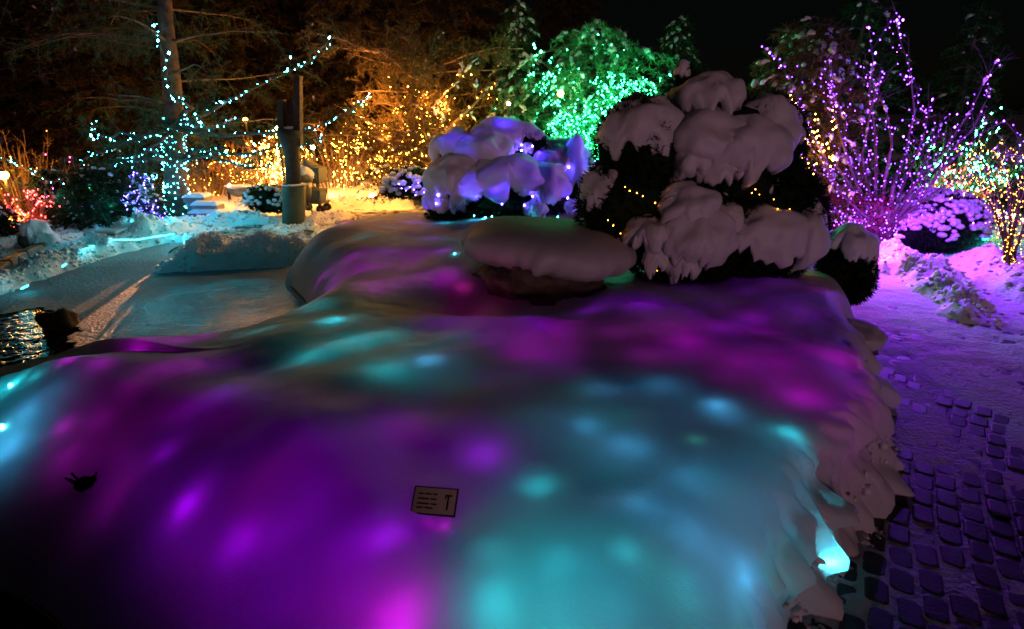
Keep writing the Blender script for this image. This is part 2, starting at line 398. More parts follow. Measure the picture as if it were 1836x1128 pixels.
# ---- pond: dark open water with a lid of snow-dusted ice on most of it
m, t = mat('pond_water'); p = N(t, 'ShaderNodeBsdfPrincipled'); p.inputs['Base Color'].default_value = (.003, .005, .007, 1)
p.inputs['Roughness'].default_value = .05; p.inputs['IOR'].default_value = 1.33
t.links.new(bump(t, tex(t, 9, 3), .8, .035), p.inputs['Normal']); out(t, p.outputs[0]); M['water'] = m
m, t = mat('pond_ice'); p = N(t, 'ShaderNodeBsdfPrincipled')
n1 = tex(t, 1.6, 5); n2 = tex(t, 22, 3)
geo = N(t, 'ShaderNodeNewGeometry')
cvec = N(t, 'ShaderNodeVectorMath', operation='DISTANCE'); cvec.inputs[1].default_value = tuple(gp(400, 545, -.1))
t.links.new(geo.outputs['Position'], cvec.inputs[0])
sw = N(t, 'ShaderNodeMath', operation='MULTIPLY_ADD'); sw.inputs[1].default_value = 1.1; t.links.new(n1, sw.inputs[0]); t.links.new(cvec.outputs['Value'], sw.inputs[2])
wet = N(t, 'ShaderNodeMapRange'); wet.inputs[1].default_value = 1.2; wet.inputs[2].default_value = 2.3; t.links.new(sw.outputs[0], wet.inputs[0])
t.links.new(ramp(t, wet.outputs[0], [(0, (.06, .08, .09)), (1, (.17, .22, .25))]), p.inputs['Base Color'])
t.links.new(ramp(t, wet.outputs[0], [(0, (.16,)*3), (.8, (.62,)*3)]), p.inputs['Roughness'])
p.inputs['IOR'].default_value = 1.45
b_ = bump(t, n2, .85, .035); b_ = bump(t, tex(t, 5, 3), .4, .05, b_); t.links.new(b_, p.inputs['Normal']); out(t, p.outputs[0]); M['ice'] = m
px = np.arange(-15, 0, .12); py = np.arange(3, 12, .12); X, Y = np.meshgrid(px, py)
mb = MB(); mb.add(*grid(px, py, X*0-.12, sdf(POND, X, Y) > -.4)); mb.build('pond_water', M['water'], kind='structure')
OPEN = smooth_poly([gp(-500, 640, -.1), gp(-100, 585, -.1), gp(20, 560, -.1), gp(85, 548, -.1), gp(120, 575, -.1), gp(150, 612, -.1), gp(240, 640, -.1), gp(200, 800, -.1), gp(-500, 1100, -.1)], 6)
px = np.arange(-11, -.5, .05); py = np.arange(3, 10.5, .05); X, Y = np.meshgrid(px, py)
do = sdf(OPEN, X, Y)+.12*fbm(X*2.5, Y*2.5, 0, 51)
mb = MB(); mb.add(*grid(px, py, -.105+.006*fbm(X*2, Y*2, 0, 52), (sdf(POND, X, Y) > -.4) & (do < 0)))
mb.build('pond_ice', M['ice'], kind='structure')

# ---- far trodden path
m, t = mat('trodden_path'); p = N(t, 'ShaderNodeBsdfDiffuse')
t.links.new(ramp(t, tex(t, 5, 5), [(.42, (.12, .085, .06)), (.60, (.62, .60, .58))]), p.inputs[0])
t.links.new(bump(t, tex(t, 14, 4), 1, .05), p.inputs['Normal']); out(t, p.outputs[0]); M['trod'] = m
px = np.arange(-9, 0, .05); py = np.arange(8, 15, .05); X, Y = np.meshgrid(px, py)
mb = MB(); mb.add(*grid(px, py, ground_z(X, Y)*.4+.012+.02*fbm(X*5, Y*9, 0, 61, 3), sdf(PATHFAR, X, Y)+.2*fbm(X*2, Y*2, 0, 62) > 0))
path_far = mb.build('far_path', M['trod'], kind='structure')

# ---- near cobbled path: base, cobbles, and thin trodden snow over the joints
mb = MB(); px = np.arange(-13, 9, .3); py = np.arange(-3, 9, .3); X, Y = np.meshgrid(px, py)
mb.add(*grid(px, py, X*0-.05, sdf(PATHR, X, Y) > -.5)); path = mb.build('path', M['asphalt'], kind='structure')
cob = MB(); V = []
for (ix, z_) in ((0, -.025), (0, .016), (.004, .022), (.012, .025)):
    X_, Y_, c_ = .054-ix, .089-ix, .018
    V += [(-X_+c_, -Y_, z_), (X_-c_, -Y_, z_), (X_, -Y_+c_, z_), (X_, Y_-c_, z_), (X_-c_, Y_, z_), (-X_+c_, Y_, z_), (-X_, Y_-c_, z_), (-X_, -Y_+c_, z_)]
Fc = [(r_*8+j, r_*8+(j+1) % 8, r_*8+8+(j+1) % 8, r_*8+8+j) for r_ in range(3) for j in range(8)]+[(24, 25, 26, 27), (24, 27, 28, 31), (28, 29, 30, 31)]
cob.add(V, Fc)
cob_proto = cob.build('cobble', M['cobble'], path, False); cme = cob_proto.data
variants = [cme]
rest = MB(); rows = []
dx, dy = math.sin(math.radians(25)), math.cos(math.radians(25))
cobs = []
for i in range(-60, 60):
    for j in range(-40, 50):
        a = i*.122; b = j*.192+(.096 if i % 2 else 0)+.02*math.sin(i*1.7)
        bend = math.radians(33)+.06*b
        x = 2.6+a*math.cos(bend)+b*math.sin(bend); y = 2.6-a*math.sin(bend)+b*math.cos(bend)
        if y < .2 or y > 7.4 or x > 7.5 or x < -3.6: continue
        cobs.append((x, y, -bend))
cx = np.array([c[0] for c in cobs]); cyy = np.array([c[1] for c in cobs])
ok = (sdf(PATHR, cx, cyy) > -.05) & (sdf(MOUND, cx, cyy) < .03)
def px_of(x, y, z=0):
    v = np.stack([x, y, np.full_like(x, z)-CAM[2]], -1)
    fw = v[:, 1]*math.cos(PITCH)-v[:, 2]*math.sin(PITCH); up = v[:, 1]*math.sin(PITCH)+v[:, 2]*math.cos(PITCH)
    return CW/2+F*v[:, 0]/fw, CH/2-F*up/fw
cu, cv = px_of(cx, cyy)
vis = ok & (cu > 1200) & (cu < 1900) & (cv < 1190) & (cv > 500)
idx = np.where(vis)[0]; dist = np.hypot(cx[idx], cyy[idx])+np.where(cu[idx] < 900, 3, 0); idx = idx[np.argsort(dist)]
for q, i in enumerate(idx):
    z = -.033+RNG.normal(0, .0045); rz = cobs[i][2]+RNG.normal(0, .03)
    if q < 290:
        o = cob_proto if q == 0 else cob_proto.copy()
        if q: C.objects.link(o)
        o.location = (cx[i]+RNG.normal(0, .004), cyy[i]+RNG.normal(0, .004), z); o.rotation_euler = (RNG.normal(0, .02), RNG.normal(0, .02), rz)
        o.scale = (RNG.uniform(.93, 1.05), RNG.uniform(.92, 1.04), 1)
    elif cv[i] > 560: rest.box((cx[i], cyy[i], z), (.108, .178, .05), rz)
if rest.n: rest.build('cobbles_beyond', M['cobble'], path, False, 'stuff')
m = snow_mat('trodden_snow', .05, .6, .4, (.74, .73, .77), 30, 90); M['trodden'] = m
px = np.arange(.9, 8.2, .022); py = np.arange(.8, 8.6, .022); X, Y = np.meshgrid(px, py)
far = sstep(2.9, 5.2, Y+.25*X-.5+1.1*noise(X*1.1, Y*1.1, 0, 77)+.4*noise(X*3, Y*3, 0, 78))
cov = fbm(X*1.3, Y*1.3, 0, 71, 4, .55)
Z = -.0135+.008*(cov-.2)+.018*far+.004*fbm(X*9, Y*9, 0, 73, 3)+far*.012*fbm(X*3, Y*5, 0, 74, 3)
mb = MB(); mb.add(*grid(px, py, Z, sdf(PATHR, X, Y) > -.35)); mb.build('path_snow', M['trodden'], kind='structure')

# ---- unseen blocker added behind the viewer, keeps the low town glow off the ground
mb = MB(); mb.box((-8.75, -2.6, .50), (18, .4, 1.3), .0, bev=.05); mb.build('glow_blocker', M['greyrock'], kind='structure')
# ---- shovelled lumps on the banks
mb = MB(); V0, F0 = sph((0, 0, 0), (1, 1, .8), (6, 8)); LP = []
VAR = [V0*(1+.5*fbm(V0[:, 0]*1.3+q*3, V0[:, 1]*1.3, V0[:, 2]*1.3, q, 2)[:, None]) for q in range(24)]
for pl, w, h in BANKS:
    for a, b in zip(pl[:-1], pl[1:]):
        n_ = int(np.linalg.norm(b-a)*150); t_ = RNG.uniform(0, 1, n_)[:, None]; LP.append(np.column_stack([(a+(b-a)*t_)[:, :2]+RNG.normal(0, w*.42, (n_, 2)), RNG.uniform(.008, .036, n_)*np.where(RNG.uniform(0, 1, n_) < .94, 1, 1.9)]))
q_ = np.array([gp(u, v) for u, v in zip(RNG.uniform(0, 640, 1300), RNG.uniform(392, 470, 1300))]); LP.append(np.column_stack([q_[:, :2], RNG.uniform(.008, .03, 1300)]))
q_ = np.array([gp(u, v) for u, v in zip(RNG.uniform(270, 600, 1100), RNG.uniform(425, 480, 1100))]); LP.append(np.column_stack([q_[:, :2], RNG.uniform(.01, .04, 1100)]))
LP = np.vstack(LP); zl = ground_z(LP[:, 0], LP[:, 1])
for k_, (x, y, s_) in enumerate(LP):
    if zl[k_] < -.11: continue
    mb.add(VAR[k_ % 24]*s_*RNG.uniform(.7, 1.3, 3)+[x, y, zl[k_]+s_*.2], F0)
mb.build('snow_lumps', M['snow'], ground, True, 'stuff')

# crumbs of crusted snow stuck on the cut edge and fallen at its foot
mb = MB(); E = MOUND[(MOUND[:, 0] > .9) & (MOUND[:, 1] < 5.6)]; E = resample(np.column_stack([E, np.zeros(len(E))]), .02)[:, :2]
n2_ = np.gradient(E, axis=0); n2_ = np.column_stack([n2_[:, 1], -n2_[:, 0]]); n2_ /= np.linalg.norm(n2_, axis=1)[:, None]
for q in range(1100):
    i = RNG.integers(2, len(E)-2); d_ = RNG.uniform(-.10, .07) if q % 9 == 0 else RNG.normal(-.045, .035); xy = E[i]-n2_[i]*d_
    s_ = RNG.uniform(.005, .017)*(1 if RNG.uniform() < .92 else 1.9); z_ = float(bed_z(xy[0], xy[1])) if d_ > 0 else -.012
    xy = xy+n2_[i]*(.012 if d_ > 0 else 0)
    mb.add(VAR[q % 24]*s_*np.array([RNG.uniform(.7, 1.2), RNG.uniform(.7, 1.2), RNG.uniform(.8, 1.8 if d_ > 0 else 1)])+[xy[0], xy[1], max(z_, -.012)-s_*.1], F0)
mb.build('snow_crumbs', M['cap_snow'], bed, True, 'stuff')
# ================================================================== lights buried under the bed's snow
BLOB_K = 6.4; FILL_K = .74
K = dict(C=(.02, .78, .88), B=(.07, .50, .95), M=(.72, .0, .80), V=(.36, .0, .88), P=(.85, .02, .45), G=(.05, .6, .3), O=(1, .35, .05))
BLOBS = [ # u, v, radius px, strength, colour
 (22, 690, 16, 1.6, 'C'), (15, 800, 32, 1.1, 'B'), (45, 740, 30, .7, 'B'), (62, 675, 12, .8, 'C'), (-30, 720, 40, 1, 'C'), (100, 700, 30, .22, 'B'),
 (122, 645, 12, .9, 'M'), (180, 652, 20, .55, 'M'), (255, 627, 13, 1.2, 'M'), (320, 612, 18, .6, 'M'), (365, 602, 18, .45, 'M'), (290, 660, 34, .30, 'M'), (115, 765, 18, .5, 'M'), (180, 755, 40, .25, 'M'), (120, 820, 24, .3, 'M'),
 (350, 655, 40, .30, 'M'), (400, 705, 45, .40, 'V'), (296, 812, 26, .5, 'V'), (336, 908, 30, 1.25, 'V'), (430, 972, 42, .75, 'V'), (236, 845, 30, .15, 'P'), (330, 740, 50, .18, 'V'), (240, 690, 40, .2, 'M'),
 (690, 962, 44, .85, 'V'), (718, 1112, 50, 1.25, 'M'), (640, 1060, 60, .3, 'V'), (868, 818, 46, .75, 'V'), (700, 760, 70, .22, 'V'), (560, 800, 60, .18, 'V'), (560, 900, 70, .22, 'V'), (800, 950, 20, .4, 'M'), (500, 960, 50, .25, 'V'), (620, 980, 50, .3, 'V'), (470, 860, 60, .15, 'M'),
 (597, 574, 22, 1.15, 'C'), (505, 563, 40, .5, 'C'), (560, 548, 40, .4, 'C'), (640, 612, 50, .55, 'C'), (550, 642, 36, .5, 'C'), (690, 665, 45, .5, 'C'), (768, 645, 30, .85, 'B'), (470, 592, 24, .3, 'C'), (700, 600, 50, .3, 'C'), (600, 620, 40, .35, 'C'), (430, 600, 20, .2, 'C'), (820, 600, 50, .2, 'B'),
 (655, 480, 34, .40, 'M'), (600, 500, 30, .3, 'M'), (720, 505, 40, .22, 'M'), (790, 452, 18, .5, 'V'), (770, 428, 24, .35, 'V'), (690, 452, 30, .3, 'V'), (740, 398, 20, .45, 'V'), (618, 400, 12, .8, 'M'), (590, 407, 10, .7, 'C'), (650, 425, 30, .25, 'C'), (800, 400, 16, .8, 'C'), (815, 455, 6, .8, 'C'), (700, 408, 20, .3, 'C'), (850, 396, 20, .5, 'B'), (830, 515, 16, .5, 'P'), (860, 430, 25, .2, 'B'),
 (1150, 545, 32, .55, 'V'), (1060, 556, 30, .4, 'V'), (960, 580, 50, .3, 'V'), (1230, 612, 60, .45, 'M'), (1290, 585, 50, .3, 'V'), (950, 610, 50, .3, 'M'), (1010, 600, 40, .3, 'M'), (1130, 800, 60, .55, 'B'), (1055, 765, 48, .45, 'B'), (1285, 727, 22, 1.0, 'B'), (1300, 745, 40, .35, 'B'), (1415, 777, 18, 1.05, 'C'), (1430, 800, 40, .3, 'B'), (1246, 788, 14, .45, 'G'),
 (1180, 690, 50, .35, 'B'), (1080, 700, 50, .3, 'B'), (965, 872, 36, .65, 'C'), (1122, 992, 32, .55, 'C'), (1335, 1032, 42, .85, 'B'), (1240, 960, 50, .45, 'B'), (890, 1085, 55, .85, 'C'), (1010, 1010, 55, .4, 'C'), (1000, 1110, 60, .4, 'C'), (1150, 900, 60, .4, 'B'), (1240, 860, 60, .35, 'B'), (1340, 890, 60, .22, 'B'), (1100, 1090, 50, .3, 'C'), (1230, 1060, 50, .35, 'C'), (880, 990, 40, .35, 'C'),
 (1440, 715, 46, .55, 'M'), (1500, 645, 44, .5, 'M'), (1350, 575, 40, .4, 'V'), (1400, 650, 50, .3, 'M'), (1330, 650, 50, .3, 'M'), (1390, 500, 40, .2, 'V'), (1450, 560, 40, .25, 'V'), (1030, 440, 26, .14, 'G'), (930, 520, 30, .10, 'V'), (1540, 700, 30, .3, 'M'),
]
for (u, v, r, s_, c) in BLOBS:
    P = hit(u, v); D_ = np.linalg.norm(P-CAM); rad = r*D_/F; dep = max(.035, min(rad*.85, .22, P[2]*.6))
    # bulb lies below the snow surface, straight under the spot along the surface normal
    e = .03; n_ = np.array([-(bed_z(P[0]+e, P[1])-bed_z(P[0]-e, P[1]))/(2*e), -(bed_z(P[0], P[1]+e)-bed_z(P[0], P[1]-e))/(2*e), 1.]); n_ /= np.linalg.norm(n_)
    Q = P-n_*dep
    point('buried_bulb', Q, float(BLOB_K*s_**1.5*dep*dep*4*math.pi*math.exp(SIG*dep*.9)), K[c], .012)

# the rest of the net: dimmer, deeper bulbs between the bright ones, colour by section
ZONES = [([(-60, 660), (60, 640), (110, 700), (90, 860), (-60, 860)], 'B', .55), ([(70, 655), (240, 620), (420, 600), (450, 680), (300, 780), (120, 850), (80, 760)], 'M', .42),
         ([(430, 620), (600, 700), (900, 720), (880, 880), (800, 1000), (790, 1128), (430, 1128), (280, 960), (180, 860), (300, 740)], 'V', .52), ([(560, 980), (790, 980), (800, 1128), (600, 1128)], 'M', .35),
         ([(430, 590), (560, 540), (700, 560), (860, 620), (840, 700), (640, 690), (500, 650)], 'C', .42), ([(880, 760), (1000, 690), (1150, 660), (1320, 700), (1440, 800), (1470, 900), (1400, 1000), (1300, 1128), (820, 1128), (850, 960)], 'B', .45),
         ([(830, 960), (1100, 920), (1250, 1128), (820, 1128)], 'C', .40), ([(860, 560), (1100, 540), (1300, 560), (1520, 600), (1570, 700), (1480, 760), (1300, 680), (1100, 640), (900, 650)], 'M', .68),
         ([(1050, 520), (1480, 500), (1540, 600), (1300, 580), (1080, 560)], 'V', .6), ([(560, 470), (700, 420), (820, 430), (820, 500), (700, 530), (560, 530)], 'M', 1.15), ([(600, 405), (820, 385), (900, 400), (820, 440), (620, 450)], 'B', .38), ([(700, 540), (1000, 560), (950, 640), (800, 600)], 'V', .75)]
ZONES += [([(700, 530), (860, 560), (1050, 600), (1060, 700), (880, 720), (760, 640)], 'V', .50), ([(900, 440), (1100, 450), (1400, 500), (1500, 540), (1080, 530)], 'V', .5)]
for zp, zc, zs in ZONES:
    zp = np.array(zp, float); x0, y0 = zp.min(0); x1, y1 = zp.max(0); stx = 58 if y1 > 700 else 48
    if zp[:, 1].mean() < 660 and zc != 'C': zs = zs*1.22
    for uu in np.arange(x0, x1, stx):
        for vv in np.arange(y0, y1, stx*(.8 if y1 > 700 else .55)):
            u = uu+RNG.uniform(-16, 16); v = vv+RNG.uniform(-14, 14)
            if float(sdf(zp, u, v)) < 8: continue
            P = hit(u, v); dep = min(.19, P[2]*.55); 
            if dep < .05: continue
            c_ = K[zc]; kk = RNG.uniform(.45, 1.25)
            if zc == 'V' and RNG.uniform() < .25: c_ = K['M']
            if zc == 'B' and RNG.uniform() < .35: c_ = K['C']
            point('buried_bulb', P-np.array([0, 0, dep]), float(FILL_K*(zs*kk)**1.5*dep*dep*4*math.pi*math.exp(SIG*dep*.9)), c_, .012)

# ---- bulbs showing through melt holes at the edge
def open_bulb(u, v, col, L, r, label, off=.0):
    P = hit(u, v); root = thing('bulb', label, 'light bulb')
    rd = CAM-P; rd /= np.linalg.norm(rd); P = P+rd*off
    mb = MB(); mb.add(*sph(P, (r*.8, r*.8, r), (8, 12))); mb.build('globe', bulb_mat(col, L), root)
    mb = MB(); mb.tube([P-np.array([0, 0, r*.9]), P-np.array([0, 0, r*2.2])], r*.5, 8); mb.build('socket', M['cable'], root)
    return P
open_bulb(1481, 990, 'cyan', 400, .020, 'bright cyan bulb melting through the snow above the cobbles', .11)
pq = hit(1481, 990); pq = pq+(CAM-pq)/np.linalg.norm(CAM-pq)*.10; point('cyan_fill', pq, .13, K['C'], .012)  # extra point light that widens the open bulb's glow
for u, v, s_ in ((1462, 975, 2.4), (1498, 1002, 2.0), (1478, 1020, 1.6), (1445, 1000, 1.0), (1490, 960, 1.4)):
    P = hit(u, v); point('buried_bulb', P-np.array([.02, 0, .05]), .03*s_, K['C'], .012)
open_bulb(1600, 762, 'pink', 120, .013, 'pink bulb in a melt hole at the right-hand snow edge', .035)
open_bulb(20, 692, 'cyan', 10, .022, 'cyan bulb under the snow crest where dark water begins', .02)
open_bulb(4, 766, 'cyan', 16, .022, 'cyan bulb at the extreme left, lower on the snow slope', .02)
open_bulb(815, 455, 'cyan', 14, .014, 'small cyan bulb beside the snow-capped boulder tip', .02)

# ================================================================== helpers for shrubs
def capmesh(c, R, thick, tmax=80, rag=.25, tilt=(0, 0), seed=0, rings=22, seg=64, lump=.10, fr=2.2):
    """pillow of snow lying on an ellipsoid: ragged lower rim"""
    ph = np.arange(seg)/seg*2*math.pi
    cp, sp_ = np.cos(ph), np.sin(ph)
    tm = math.radians(tmax)*(1+rag*(.75*noise(cp*1.6, sp_*1.6, 0, seed)+.60*noise(cp*4.0, sp_*4.0, 0, seed+1)+.40*noise(cp*9, sp_*9, 0, seed+2)+.22*noise(cp*21, sp_*21, 0, seed+3)))
    u = np.r_[np.linspace(0, 1, rings), 1.0, .97]
    T = u[:, None]*tm[None]
    D = np.stack([np.sin(T)*cp, np.sin(T)*sp_, np.cos(T)], -1)
    th = thick*np.clip(1-u**5, 0, 1)**.6; th[-2] = -.01; th[-1] = -thick*.8
    th[rings-1] = thick*.12
    Rm = np.array(Matrix.Rotation(math.radians(tilt[0]), 3, 'X') @ Matrix.Rotation(math.radians(tilt[1]), 3, 'Y'))
    D = D @ Rm.T
    k = 1+lump*fbm(D[..., 0]*fr+seed, D[..., 1]*fr, D[..., 2]*fr, seed+5, 2)
    R = np.array(R)
    V = np.array(c)+D*R*k[..., None]*(1+th[:, None, None]/R.mean())
    V[..., 2] += th[:, None]*.35
    V[..., 2] -= np.where(u > .8, (u-.8)*.25*thick, 0)[:, None]
    n = len(u); V = V.reshape(-1, 3)
    i = np.arange(n-1)[:, None]*seg; j = np.arange(seg)[None]; j2 = (j+1) % seg
    return V, np.stack([i+j, i+seg+j, i+seg+j2, i+j2], -1).reshape(-1, 4)
def tufts(P, Nn, ln, k=5, w=.012, spread=.6):
    """k thin needle blades from each point P along normal Nn"""
    n = len(P); T = np.zeros((n*k, 3, 3))
    P = np.repeat(P, k, 0); Nn = np.repeat(Nn, k, 0)
    d = Nn+RNG.normal(0, spread, P.shape); d /= np.linalg.norm(d, axis=1)[:, None]
    L = ln*RNG.uniform(.5, 1.2, len(P)); s = np.cross(d, RNG.normal(0, 1, P.shape)); s /= np.linalg.norm(s, axis=1)[:, None]+1e-9
    T[:, 0] = P-s*w; T[:, 1] = P+s*w; T[:, 2] = P+d*L[:, None]
    return T
def ell_points(lobes, n, shrink=.97):
    Pn, Nn = [], []
    A = np.array([max(l[1])**2 for l in lobes]); A = A/A.sum()
    for (c, R), a in zip(lobes, A):
        D = RNG.normal(0, 1, (int(n*a), 3)); D /= np.linalg.norm(D, axis=1)[:, None]
        P = np.array(c)+D*np.array(R)*shrink; keep = P[:, 2] > c[2]-R[2]*2
        for c2, R2 in lobes:
            if c2 is c: continue
            keep &= (((P-np.array(c2))/np.array(R2))**2).sum(1) > .85
        Pn.append(P[keep]); Nn.append(D[keep])
    return np.vstack(Pn), np.vstack(Nn)
def lobe(u, v, Y, ru, rv, ry=None):
    """ellipsoid centred at the place seen at u,v, depth Y, with radii given in photo pixels"""
    c = at(u, v, Y); D_ = np.linalg.norm(c-CAM)*.98; a = ru*D_/F; b = rv*D_/F
    return (c, (a, ry if ry else a*.9, b))
def shrub(name, label, cat, lobes, caps, m, ntuft, tl, group=None, tw=.010, core=.93):
    root = thing(name, label, cat, group)
    mb = MB()
    for q, (c, R) in enumerate(lobes): mb.add(*sph(c, np.array(R)*core, (12, 20), .10, 2.0, q))
    P, Nn = ell_points(lobes, ntuft); mb.tris(tufts(P, Nn, tl, 5, tw))
    mb.build('foliage', m, root, False)
    for q, cpp in enumerate(caps):
        mb = MB(); mb.add(*capmesh(seed=q*13+len(caps), **cpp)); mb.build('snow_cap', M['cap_snow'], root)
    return root

# ================================================================== boulder
br = thing('boulder', 'long snow-capped boulder with dark hollow beneath its front edge', 'boulder')
ang = math.radians(-42); Rz = np.array([[math.cos(ang), -math.sin(ang), 0], [math.sin(ang), math.cos(ang), 0], [0, 0, 1]])
bcx = np.array([.24, 5.92, .42])
V, Fq = sph((0, 0, 0), (.80, .54, .38), (44, 70), .30, 2.6, 3)
mb = MB(); mb.add(V @ Rz.T+bcx, Fq); mb.build('stone', M['rock'], br)
V, Fq = capmesh((0, 0, 0), (.92, .68, .32), .20, 78, .16, (-4, 10), 4, 26, 110, .06, 1.4)
mb = MB(); mb.add(V @ Rz.T+bcx+np.array([.06, .11, .22]), Fq); mb.build('snow_cap', M['bed_snow'], br)
point('buried_bulb', at(843, 512, 5.25), .5, K['P'], .01)

# ================================================================== the tall snow-laden yew
LB = [lobe(1150, 270, 6.1, 78, 88, .5), lobe(1300, 290, 6.0, 105, 95, .55), lobe(1262, 215, 6.3, 62, 66, .4), lobe(1365, 270, 6.15, 62, 85, .45),
      lobe(1130, 370, 6.0, 92, 95, .5), lobe(1230, 410, 5.9, 120, 105, .55), lobe(1360, 400, 6.0, 108, 105, .55), lobe(1225, 155, 6.35, 18, 32, .12)]
def cp(u, v, Y, ru, rv, ry, th, tm, rag=.2, tilt=(0, 0), **k):
    c, R = lobe(u, v, Y, ru, rv, ry); return dict(c=c, R=R, thick=th, tmax=tm, rag=rag, tilt=tilt, **dict(dict(lump=.17, fr=1.9), **k))
yew = shrub('yew_tree', 'tall dark yew under thick snow with orange bulbs, biggest on the bed', 'snowy shrub', LB,
  [cp(1143, 258, 6.05, 62, 66, .42, .07, 82, .30, (14, -4)),
   cp(1266, 196, 6.05, 52, 42, .38, .06, 82, .35, (10, 0)),
   cp(1268, 262, 5.85, 60, 44, .40, .07, 92, .30, (22, -6)), cp(1325, 285, 5.78, 66, 56, .42, .06, 90, .40, (26, 4)), cp(1245, 300, 5.75, 34, 34, .25, .05, 92, .40, (20, -6)), cp(1290, 310, 5.66, 44, 30, .22, .05, 96, .45, (26, 0)),
   cp(1363, 262, 6.0, 54, 66, .42, .06, 78, .32, (8, 6)),
   cp(1220, 150, 6.3, 13, 26, .10, .025, 60, .3, (0, 0)),
   cp(1078, 356, 5.95, 32, 44, .28, .05, 92, .3, (14, -10)),
   cp(1225, 385, 5.62, 52, 42, .34, .06, 94, .40, (26, 2)), cp(1165, 425, 5.60, 44, 34, .30, .05, 96, .50, (26, -8)), cp(1240, 435, 5.48, 58, 56, .30, .06, 92, .45, (30, 0)), cp(1280, 400, 5.62, 36, 40, .25, .04, 88, .4, (22, 8)), cp(1175, 470, 5.46, 20, 30, .14, .03, 100, .5, (14, 0)), cp(1225, 480, 5.40, 26, 34, .16, .04, 100, .5, (16, 0)),
   cp(1352, 432, 5.65, 76, 48, .36, .05, 88, .45, (26, 4)),
   cp(1420, 430, 5.80, 42, 62, .36, .05, 98, .40, (16, 14)),
   cp(1210, 352, 5.75, 20, 26, .16, .03, 90, .4, (10, 0)),
   cp(1375, 330, 5.72, 13, 22, .12, .025, 105, .4, (10, 0)),
   cp(1210, 235, 6.25, 30, 24, .26, .05, 80, .3, (4, 0)),
  ], M['yew'], 7000, .10)
P, Nn = ell_points(LB, 1400, 1.0)
cl = [(1130, 343), (1150, 350), (1175, 364), (1120, 335), (1340, 330), (1350, 338), (1380, 355), (1365, 350), (1387, 372), (1100, 405), (1112, 418), (1170, 480), (1178, 485), (1372, 455), (1385, 462), (1090, 395), (1210, 340), (1345, 345), (1360, 345), (1140, 345), (1408, 372)]
B = [at(u, v, 5.50+RNG.uniform(-.04, .08)) for u, v in cl]
for q, b in enumerate(B):
    # lay each bulb on the front of the foliage
    best = P[np.argmin(np.hypot(P[:, 0]-b[0], P[:, 2]-b[2])+.25*P[:, 1])]; B[q] = np.array([b[0], best[1]-.05, b[2]])
B = np.array(B); o = np.argsort(B[:, 0]); 
string_lights('orange bulbs glinting in the dark foliage of the tall yew', [], 'amber', 9, .008, extra=B, cable=False)

# small shrub at the bed's corner
SB = [lobe(1516, 475, 6.3, 40, 48, .25), lobe(1535, 500, 6.2, 26, 38, .18)]
shrub('small_shrub', 'small round snow-topped shrub at the corner right of the tall yew', 'snowy shrub', SB,
      [cp(1515, 462, 6.28, 40, 38, .24, .05, 72, .35, (6, 4)), cp(1548, 505, 6.2, 12, 30, .12, .03, 92, .4, (10, 10))], M['yew'], 1500, .07)
# small notch ledge under that corner
lr = MB(); c_ = gp(1532, 606, .42); lr.add(*sph(c_+np.array([0, .05, -.13]), (.22, .14, .10), (10, 18), .25, 3, 8)); tag(lr.build('edge_stone', M['rock']), 'dark edging stone showing under the snow lip at the right edge', 'stone')
lc = MB(); lc.add(*capmesh(c_+np.array([0, .08, -.06]), (.22, .20, .12), .06, 84, .12, (0, 0), 9)); lc.build('snow_cap', M['bed_snow'], bpy.data.objects['edge_stone'])

# ================================================================== blue-lit low shrubs behind the bed
def blueshrub(label, LBs, caps, bulbs, nt_=4000):
    r = shrub('juniper_shrub', label, 'snowy shrub', LBs, caps, M['yew'], nt_, .12, 'blue-lit junipers under snow', .012)
    return r
backL = [lobe(835, 290, 10.6, 50, 48, .5), lobe(920, 285, 10.7, 80, 62, .7), lobe(1000, 325, 10.6, 68, 68, .6), lobe(870, 330, 10.6, 80, 60, .6), lobe(960, 360, 10.5, 90, 45, .5)]
blueshrub('wide snowy juniper lit violet-blue, behind the lower one and below the green tree', backL,
  [cp(822, 282, 10.6, 42, 34, .45, .12, 78, .3, (8, -4)), cp(912, 272, 10.7, 62, 42, .6, .13, 76, .35, (8, 0)), cp(985, 312, 10.55, 56, 46, .55, .14, 78, .35, (12, 8)),
   cp(1030, 325, 10.4, 32, 52, .35, .10, 88, .4, (14, 12)), cp(1048, 350, 10.1, 10, 14, .1, .04, 110, .3, (10, 0)), cp(945, 270, 10.1, 8, 9, .08, .03, 110, .3)], None)
frontL = [lobe(868, 300, 10.1, 46, 46, .45), lobe(835, 335, 9.9, 60, 45, .5), lobe(905, 345, 9.8, 80, 50, .6), lobe(970, 350, 9.9, 52, 42, .45), lobe(795, 375, 9.8, 30, 28, .3), lobe(880, 380, 9.8, 100, 28, .5)]
blueshrub('front snowy juniper of two pillowy lobes with blue bulbs in its hollow', frontL,
  [cp(868, 284, 10.05, 42, 32, .42, .12, 92, .25, (10, 0)), cp(818, 330, 9.8, 46, 38, .45, .12, 92, .35, (18, -6)), cp(905, 332, 9.7, 62, 38, .5, .13, 90, .45, (22, 0)),
   cp(972, 345, 9.75, 44, 34, .4, .11, 92, .4, (16, 8)), cp(790, 368, 9.75, 26, 24, .25, .08, 88, .3, (14, -10)), cp(855, 335, 9.7, 60, 34, .4, .1, 100, .4, (20, 0)), cp(1025, 375, 9.5, 10, 12, .1, .04, 110, .3), cp(820, 370, 9.35, 12, 20, .1, .04, 110, .4), cp(960, 378, 9.35, 18, 18, .12, .04, 110, .4)], None)
def mid(u, v, Y): return at(u, v, Y)
